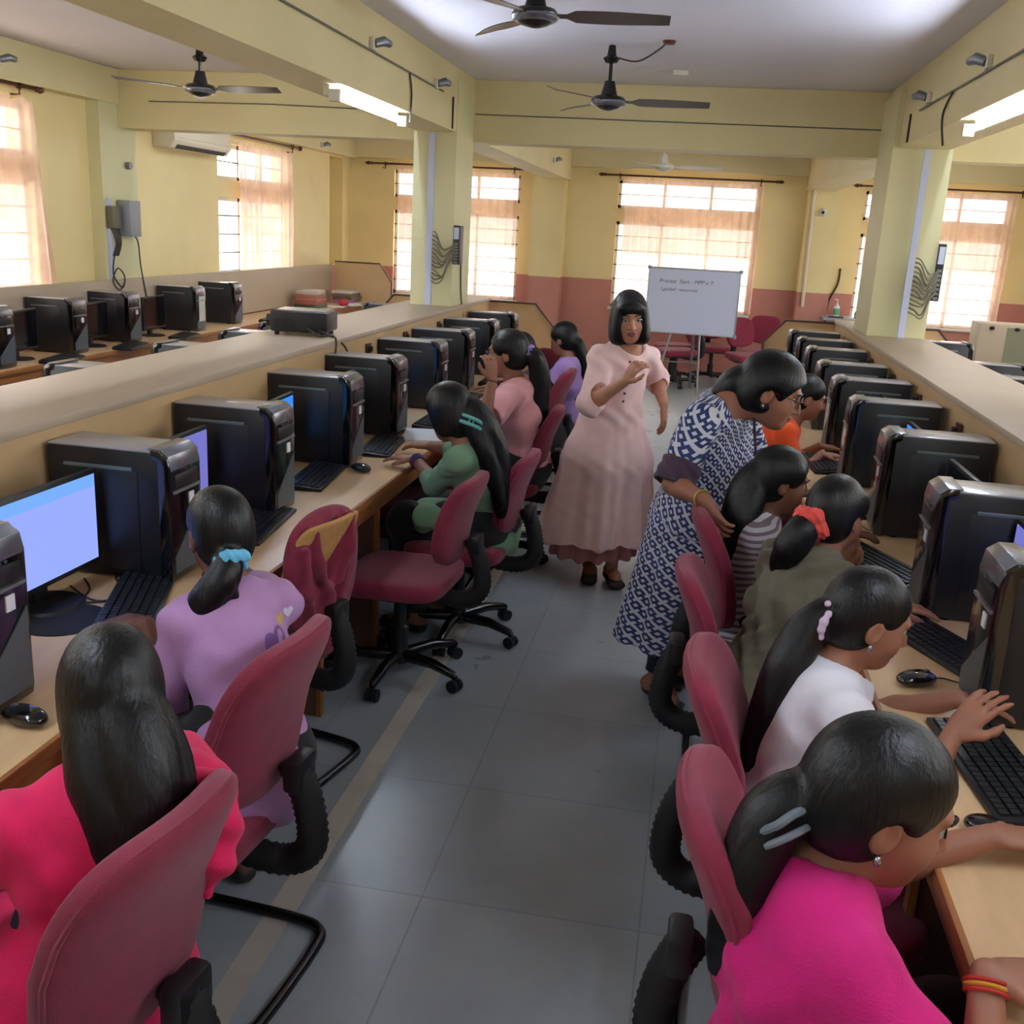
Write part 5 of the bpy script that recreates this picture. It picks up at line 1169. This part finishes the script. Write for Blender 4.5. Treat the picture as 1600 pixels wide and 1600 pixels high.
# --- standing woman in the pale pink dress
DRESS = cloth('pale_pink_cloth', (238, 202, 196), noise=.05)
G = person('woman standing in the aisle in a long pale pink dress with a black bob', (-.40, 5.22, .80), (-.335, 5.14, 1.405), -62, -78, -6, -4, s=.97, hs=1.0, wide=.84, armk=.92, skin=SKL, res=.004, legs='stand', cyaw=-58,
    feet=dict(L=((-.33, 5.25, .09), (-.37, 5.2, .45), (-.29, 5.13, .03)), R=((-.45, 5.3, .09), (-.43, 5.24, .45), (-.44, 5.17, .03))),
    hands=dict(R=T((-.325, 4.95, 1.11), d=(.5, -.05, .85), pn=(.7, .6, -.1), curl=.95, hint=(-.6, -.15, -1)), L=T((-.135, 5.3, .965), d=(.1, -.15, -1), pn=(-.8, .2, 0), curl=.45, hint=(.3, .6, -.7))),
    top=dict(mat=DRESS, name='dress', sleeve=1.12, sleeveL=1.2, e=.016, loose=.028, fold=.005, neck=.07, nf=.03, res=.006, skirt=[((-.385, 5.21, 1.06), (-.40, 5.24, .66), .118, .095, .235, .19), ((-.40, 5.24, .66), (-.43, 5.28, .20), .235, .19, .345, .27)], hem=.24, pleat=.016, pn=7, pz=.92, pl=.7), bottom=None, shoe=(40, 30, 28),
    hair=dict(style='bob', puff=.012, mat=BROWNHAIR))
hem = SDF((-.8, 4.95, .08), (-.1, 5.65, .34), .006); hem.tcap((-.43, 5.25, .4), (-.44, 5.26, .12), .2, .17, .235, .2, G['B'][0], .02); hem.half((-.44, 5.26, .15), (0, 0, -1), .6, .003); hem.half((-.44, 5.26, .3), (0, 0, 1), .6, .003)
V, F = hem.mesh(1, lambda V, N: .012*np.sin(13*np.arctan2(V[:, 1]-5.26, V[:, 0]+.44))); np_obj('underskirt', V, F, cloth('dusty_pink_cloth', (186, 122, 120)), G['P'], G['O'])
b = MB()
for k in range(6): b.sell(G['at'](.86-.085*k, .118+.004*k, .035)-G['O'], (.007, .007, .007), (1, 1), 8, 6)
b.build('buttons', mat('brown_button', (110, 72, 60), .4), G['P'])
b = MB(); pts = []
for t in np.linspace(-1, 1, 15): pts.append(G['nb']+G['C'][0]*.06*t*(1-.1*t*t)+G['C'][1]*(.075+.05*(1-abs(t))-.05*t*t)+G['sp']*(-.11*(1-abs(t))+.02*abs(t)))
b.tube(pts, .0022, 6); b.build('necklace', mat('gold', (190, 150, 80), .3, metal=.9), G['P'])
# --- standing woman in the blue patterned kurta
def kurta():
    m = mat('blue_white_print', (228, 228, 226), .8); nt = m.node_tree; b = nt.nodes['Principled BSDF']; N = nt.nodes.new; Lk = nt.links.new
    uv = N('ShaderNodeUVMap'); uv.uv_map = 'UVMap'
    def ring(ox, oy, scale):
        mp = N('ShaderNodeMapping'); mp.inputs['Scale'].default_value = (scale, scale, 1); mp.inputs['Location'].default_value = (ox, oy, 0); mp.inputs['Rotation'].default_value = (0, 0, PI/4); Lk(uv.outputs[0], mp.inputs['Vector'])
        fr = N('ShaderNodeVectorMath'); fr.operation = 'FRACTION'; Lk(mp.outputs[0], fr.inputs[0])
        sb = N('ShaderNodeVectorMath'); sb.operation = 'SUBTRACT'; sb.inputs[1].default_value = (.5, .5, 0); Lk(fr.outputs[0], sb.inputs[0])
        ab = N('ShaderNodeVectorMath'); ab.operation = 'ABSOLUTE'; Lk(sb.outputs[0], ab.inputs[0]); sp = N('ShaderNodeSeparateXYZ'); Lk(ab.outputs[0], sp.inputs[0])
        mx = N('ShaderNodeMath'); mx.operation = 'MAXIMUM'; Lk(sp.outputs[0], mx.inputs[0]); Lk(sp.outputs[1], mx.inputs[1])
        s1 = N('ShaderNodeMath'); s1.operation = 'SUBTRACT'; s1.inputs[1].default_value = .26; Lk(mx.outputs[0], s1.inputs[0]); a1 = N('ShaderNodeMath'); a1.operation = 'ABSOLUTE'; Lk(s1.outputs[0], a1.inputs[0])
        lt = N('ShaderNodeMath'); lt.operation = 'LESS_THAN'; lt.inputs[1].default_value = .115; Lk(a1.outputs[0], lt.inputs[0])
        # connecting bars between the loops
        b1 = N('ShaderNodeMath'); b1.operation = 'LESS_THAN'; b1.inputs[1].default_value = .11; Lk(sp.outputs[1], b1.inputs[0]); b2 = N('ShaderNodeMath'); b2.operation = 'GREATER_THAN'; b2.inputs[1].default_value = .3; Lk(sp.outputs[0], b2.inputs[0])
        b3 = N('ShaderNodeMath'); b3.operation = 'MULTIPLY'; Lk(b1.outputs[0], b3.inputs[0]); Lk(b2.outputs[0], b3.inputs[1])
        o = N('ShaderNodeMath'); o.operation = 'MAXIMUM'; Lk(lt.outputs[0], o.inputs[0]); Lk(b3.outputs[0], o.inputs[1]); return o
    r = ring(0, 0, 29); mx = N('ShaderNodeMix'); mx.data_type = 'RGBA'; mx.inputs[6].default_value = (*lin((206, 210, 216)), 1); mx.inputs[7].default_value = (*lin((34, 50, 104)), 1)
    Lk(r.outputs[0], mx.inputs[0]); Lk(mx.outputs[2], b.inputs['Base Color']); return m
KURTA = kurta()
G = person('woman in a blue and white patterned kurta bending over, hand on a maroon chair', (.08, 3.98, .80), (.282, 3.80, 1.281), 8, -8, -18, 3, s=.97, armk=.9, neckbase=(.135, 3.80, 1.225), hs=1.06, wide=1.2, hipw=1.12, skin=SK, res=.004, legs='stand', cyaw=-24, hunch=2.0,
    feet=dict(R=((-.03, 3.88, .09), (.02, 3.92, .45), (.05, 3.79, .03)), L=((.02, 4.08, .09), (.05, 4.06, .45), (.14, 4.04, .03))),
    hands=dict(R=T((.075, 3.40, .955), d=(.5, -.3, -.75), pn=(.5, .1, -.4), curl=.7, hint=(-.5, .2, -.6)), L=T((.40, 4.0, .80), d=(1, 0, -.1), hint=(0, .5, -1))),
    top=dict(mat=KURTA, name='kurta', sleeve=.92, e=.02, loose=.03, fold=.004, neck=.064, nf=.03, res=.006, skirt=[((.11, 3.95, 1.0), (.06, 3.97, .72), .175, .135, .21, .17), ((.06, 3.97, .72), (-.04, 3.94, .2), .21, .17, .24, .19)], hem=.25, pleat=.012, pn=8, pz=.85, pl=.5),
    bottom=dict(mat=cloth('navy_trousers', (24, 26, 44)), len=.95, e=.014, cuff=.04), shoe='sandal',
    hair=dict(style='tied', puff=.018, side=False, tails=[([(.0, -.09, .0), (-.0, -.125, -.03), (.0, -.145, -.075), (.0, -.14, -.12)], [.06, .054, .04, .014])]))
glasses(G, M['pole']); earring(G, 1); earring(G, -1)
el, wr, h = G['arms']['R']; band(G, wr-unit(wr-el)*.012, unit(wr-el), .031, .0035, mat('gold_bangle', (196, 170, 80), .3, metal=.6), 'bangle')
c = SDF(np.minimum(G['sh']['R'], el)-.12, np.maximum(G['sh']['R'], el)+.12, .005); e_ = G['sh']['R']+(el-G['sh']['R'])*.92; s_ = G['sh']['R']+(el-G['sh']['R'])*.66
c.cone(s_, e_, .044+.028, .042+.034, .01); c.half(e_+unit(el-G['sh']['R'])*.012, el-G['sh']['R'], .12, .003); c.half(s_, G['sh']['R']-el, .12, .003)
V, F = c.mesh(1, lambda V, N: .0025*np.sin(150*V[:, 0]+120*V[:, 2])); np_obj('lace_cuff', V, F, cloth('plum_lace', (66, 46, 66)), G['P'], G['O'])
b = MB(); pk = [G['nb']+G['C'][1]*(.095-.0*t)+G['sp']*(.0-.2*t)+G['C'][1]*.06*t for t in np.linspace(0, 1, 6)]
b.tube([p-G['O'] for p in pk], .006, 6); b.build('placket', cloth('plum_trim', (84, 48, 70)), G['P'])
# --- boy in orange
G = person('person in an orange T-shirt leaning towards the screen', (.32, 5.38, .54), (.57, 5.33, 1.055), 4, 6, -14, 0, s=.85, skin=SK, res=.005,
    hands=dict(R=T((.66, 5.2, .795), d=(1, .1, -.05)), L=T((.68, 5.45, .79), d=(1, 0, -.05))), top=dict(mat=cloth('orange_cloth', (240, 84, 22)), sleeve=.9, e=.016, fold=.004), bottom=dict(mat=BLACKCLOTH), hair=dict(style='short', puff=.008))
# --- girl in the striped shirt
def stripes():
    m = mat('striped_cloth', (200, 196, 200), .85); nt = m.node_tree; b = nt.nodes['Principled BSDF']; N = nt.nodes.new
    tc = N('ShaderNodeTexCoord'); sp = N('ShaderNodeSeparateXYZ'); nt.links.new(tc.outputs['Object'], sp.inputs[0])
    a = N('ShaderNodeMath'); a.operation = 'MULTIPLY_ADD'; a.inputs[1].default_value = -.25; nt.links.new(sp.outputs['X'], a.inputs[0]); nt.links.new(sp.outputs['Z'], a.inputs[2])
    mu = N('ShaderNodeMath'); mu.operation = 'MULTIPLY'; mu.inputs[1].default_value = 42; nt.links.new(a.outputs[0], mu.inputs[0]); fr = N('ShaderNodeMath'); fr.operation = 'FRACT'; nt.links.new(mu.outputs[0], fr.inputs[0])
    gt = N('ShaderNodeMath'); gt.operation = 'GREATER_THAN'; gt.inputs[1].default_value = .55; nt.links.new(fr.outputs[0], gt.inputs[0])
    mx = N('ShaderNodeMix'); mx.data_type = 'RGBA'; mx.inputs[6].default_value = (*lin((206, 206, 216)), 1); mx.inputs[7].default_value = (*lin((128, 116, 130)), 1)
    nt.links.new(gt.outputs[0], mx.inputs[0]); nt.links.new(mx.outputs[2], b.inputs['Base Color']); return m
G = person('person in a striped shirt with long black hair, hand at the mouth', (.27, 3.52, .53), (.325, 3.52, 1.02), 8, 12, -10, 0, s=.86, skin=SKD, res=.004,
    hands=dict(R=T((.45, 3.52, .86), d=(.1, .05, 1), pn=(-.9, .1, .1), curl=.9, hint=(.3, -.6, -.7)), L=T((.58, 3.75, .80), d=(1, 0, -.05))),
    top=dict(mat=stripes(), sleeve=1.15, e=.014, loose=.02, fold=.004, neck=.06), bottom=dict(mat=BLACKCLOTH),
    hair=dict(style='tied', puff=.01, tails=[([(0, -.09, .0), (0, -.115, -.07), (.02, -.115, -.18), (.03, -.095, -.32), (.03, -.07, -.46)], [.05, .056, .06, .055, .03]), ([(.03, -.09, -.05), (.06, -.1, -.16), (.07, -.085, -.32)], [.04, .045, .02])]))
# --- girl in the olive shirt
OL = cloth('olive_cloth', (96, 92, 74), noise=.08)
G = person('person in an olive shirt with a coral scrunchie, turned to the screen', (.31, 2.9, .53), (.455, 3.08, 1.03), 38, 54, -8, 0, s=.9, skin=SK, res=.004,
    hands=dict(R=T((.62, 2.97, .80), d=(.9, .1, -.05), hint=(.2, -.6, -.8)), L=T((.54, 3.22, .83), d=(-.1, -.1, 1), pn=(-.6, -.5, 0), curl=.7)),
    top=dict(mat=OL, sleeve=.95, e=.02, loose=.032, fold=.013, ff=1.25, neck=.062), bottom=dict(mat=BLACKCLOTH),
    hair=dict(style='tied', puff=.006, tails=[([(-.02, -.1, -.02), (-.03, -.13, -.06), (-.05, -.14, -.12), (-.09, -.13, -.19)], [.03, .045, .048, .02])]))
scrunchie(G, G['hw'](-.02, -.108, -.035), G['H'][1]*.85+G['H'][2]*.4, .034, .022, cloth('coral_cloth', (236, 86, 74)))
# --- girl in white
G = person('person in a white T-shirt in profile with a long ponytail and pale ribbon', (.31, 2.15, .53), (.43, 2.245, 1.01), 14, 12, -16, 0, s=.86, skin=SK, res=.004,
    hands=dict(R=T((.60, 2.08, .83), d=(.6, .2, .8), pn=(.3, .4, -.6), curl=.5, hint=(.1, -.5, -.8)), L=T((.68, 2.36, .795), d=(1, -.1, -.05))),
    top=dict(mat=cloth('white_cloth', (240, 238, 243)), sleeve=.72, e=.016, loose=.032, fold=.005, neck=.066), bottom=dict(mat=BLACKCLOTH),
    hair=dict(style='tied', puff=.006, side=False, tails=[([(.0, -.1, -.02), (.0, -.125, -.07), (.02, -.145, -.17), (.03, -.145, -.3), (.03, -.14, -.44)], [.032, .042, .046, .042, .02])]))
RIB = cloth('pale_ribbon', (214, 190, 214)); hw = G['hw']
blob(G, 'ribbon', [hw(.045, -.115, -.01), hw(.05, -.12, -.03), hw(.05, -.118, -.05), hw(.048, -.11, -.068), hw(.04, -.125, .012)], [.009, .011, .010, .008, .008], RIB)
earring(G, 1)
# --- girl in magenta, nearest on the other side
G = person('person in a magenta top looking down, nearest the mouse with a blue glow', (.27, 1.38, .53), (.34, 1.475, .99), 22, 6, -16, 0, s=.92, hs=1.06, skin=SK, res=.004,
    hands=dict(R=T((.50, 1.37, .795), d=(.95, .25, -.05), hint=(.1, -.7, -.7)), L=T((.60, 1.75, .80), d=(1, .2, -.05))),
    top=dict(mat=cloth('magenta_cloth', (212, 16, 120), noise=.08), sleeve=1.0, e=.018, loose=.03, fold=.006, neck=.062), bottom=dict(mat=BLACKCLOTH),
    hair=dict(style='tied', puff=.01, side=False, tails=[([(.0, -.1, -.03), (.0, -.13, -.08), (.02, -.135, -.18), (.03, -.12, -.32)], [.04, .048, .046, .02])]))
hw = G['hw']; b = MB(); b.tube(smooth_path([hw(.03, -.1, -.03)-G['O'], hw(.05, -.125, -.04)-G['O'], hw(.055, -.14, -.06)-G['O'], hw(.04, -.15, -.085)-G['O']]), .007, 8); b.tube(smooth_path([hw(.04, -.09, -.05)-G['O'], hw(.06, -.115, -.062)-G['O'], hw(.06, -.13, -.08)-G['O'], hw(.05, -.14, -.1)-G['O']]), .006, 8); b.build('claw_clip', mat('clear_clip', (120, 130, 140), .15), G['P'])
earring(G, 1)
b = MB(); b.tube(smooth_path([G['nb']+G['C'][0]*.06*math.cos(a)+G['C'][1]*.062*math.sin(a)+G['sp']*(-.0-.05*max(0, math.sin(a)))-G['O'] for a in np.linspace(0, 2*PI, 16)], 2), .0022, 6); b.build('necklace', M['rubber'], G['P'])
el, wr, h = G['arms']['R']
for k in range(3): band(G, wr-unit(wr-el)*(.012+.007*k), unit(wr-el), .0285, .0035, [mat('red_thread', (170, 40, 30), .8), mat('yellow_thread', (200, 140, 40), .8)][k % 2], 'bracelet')
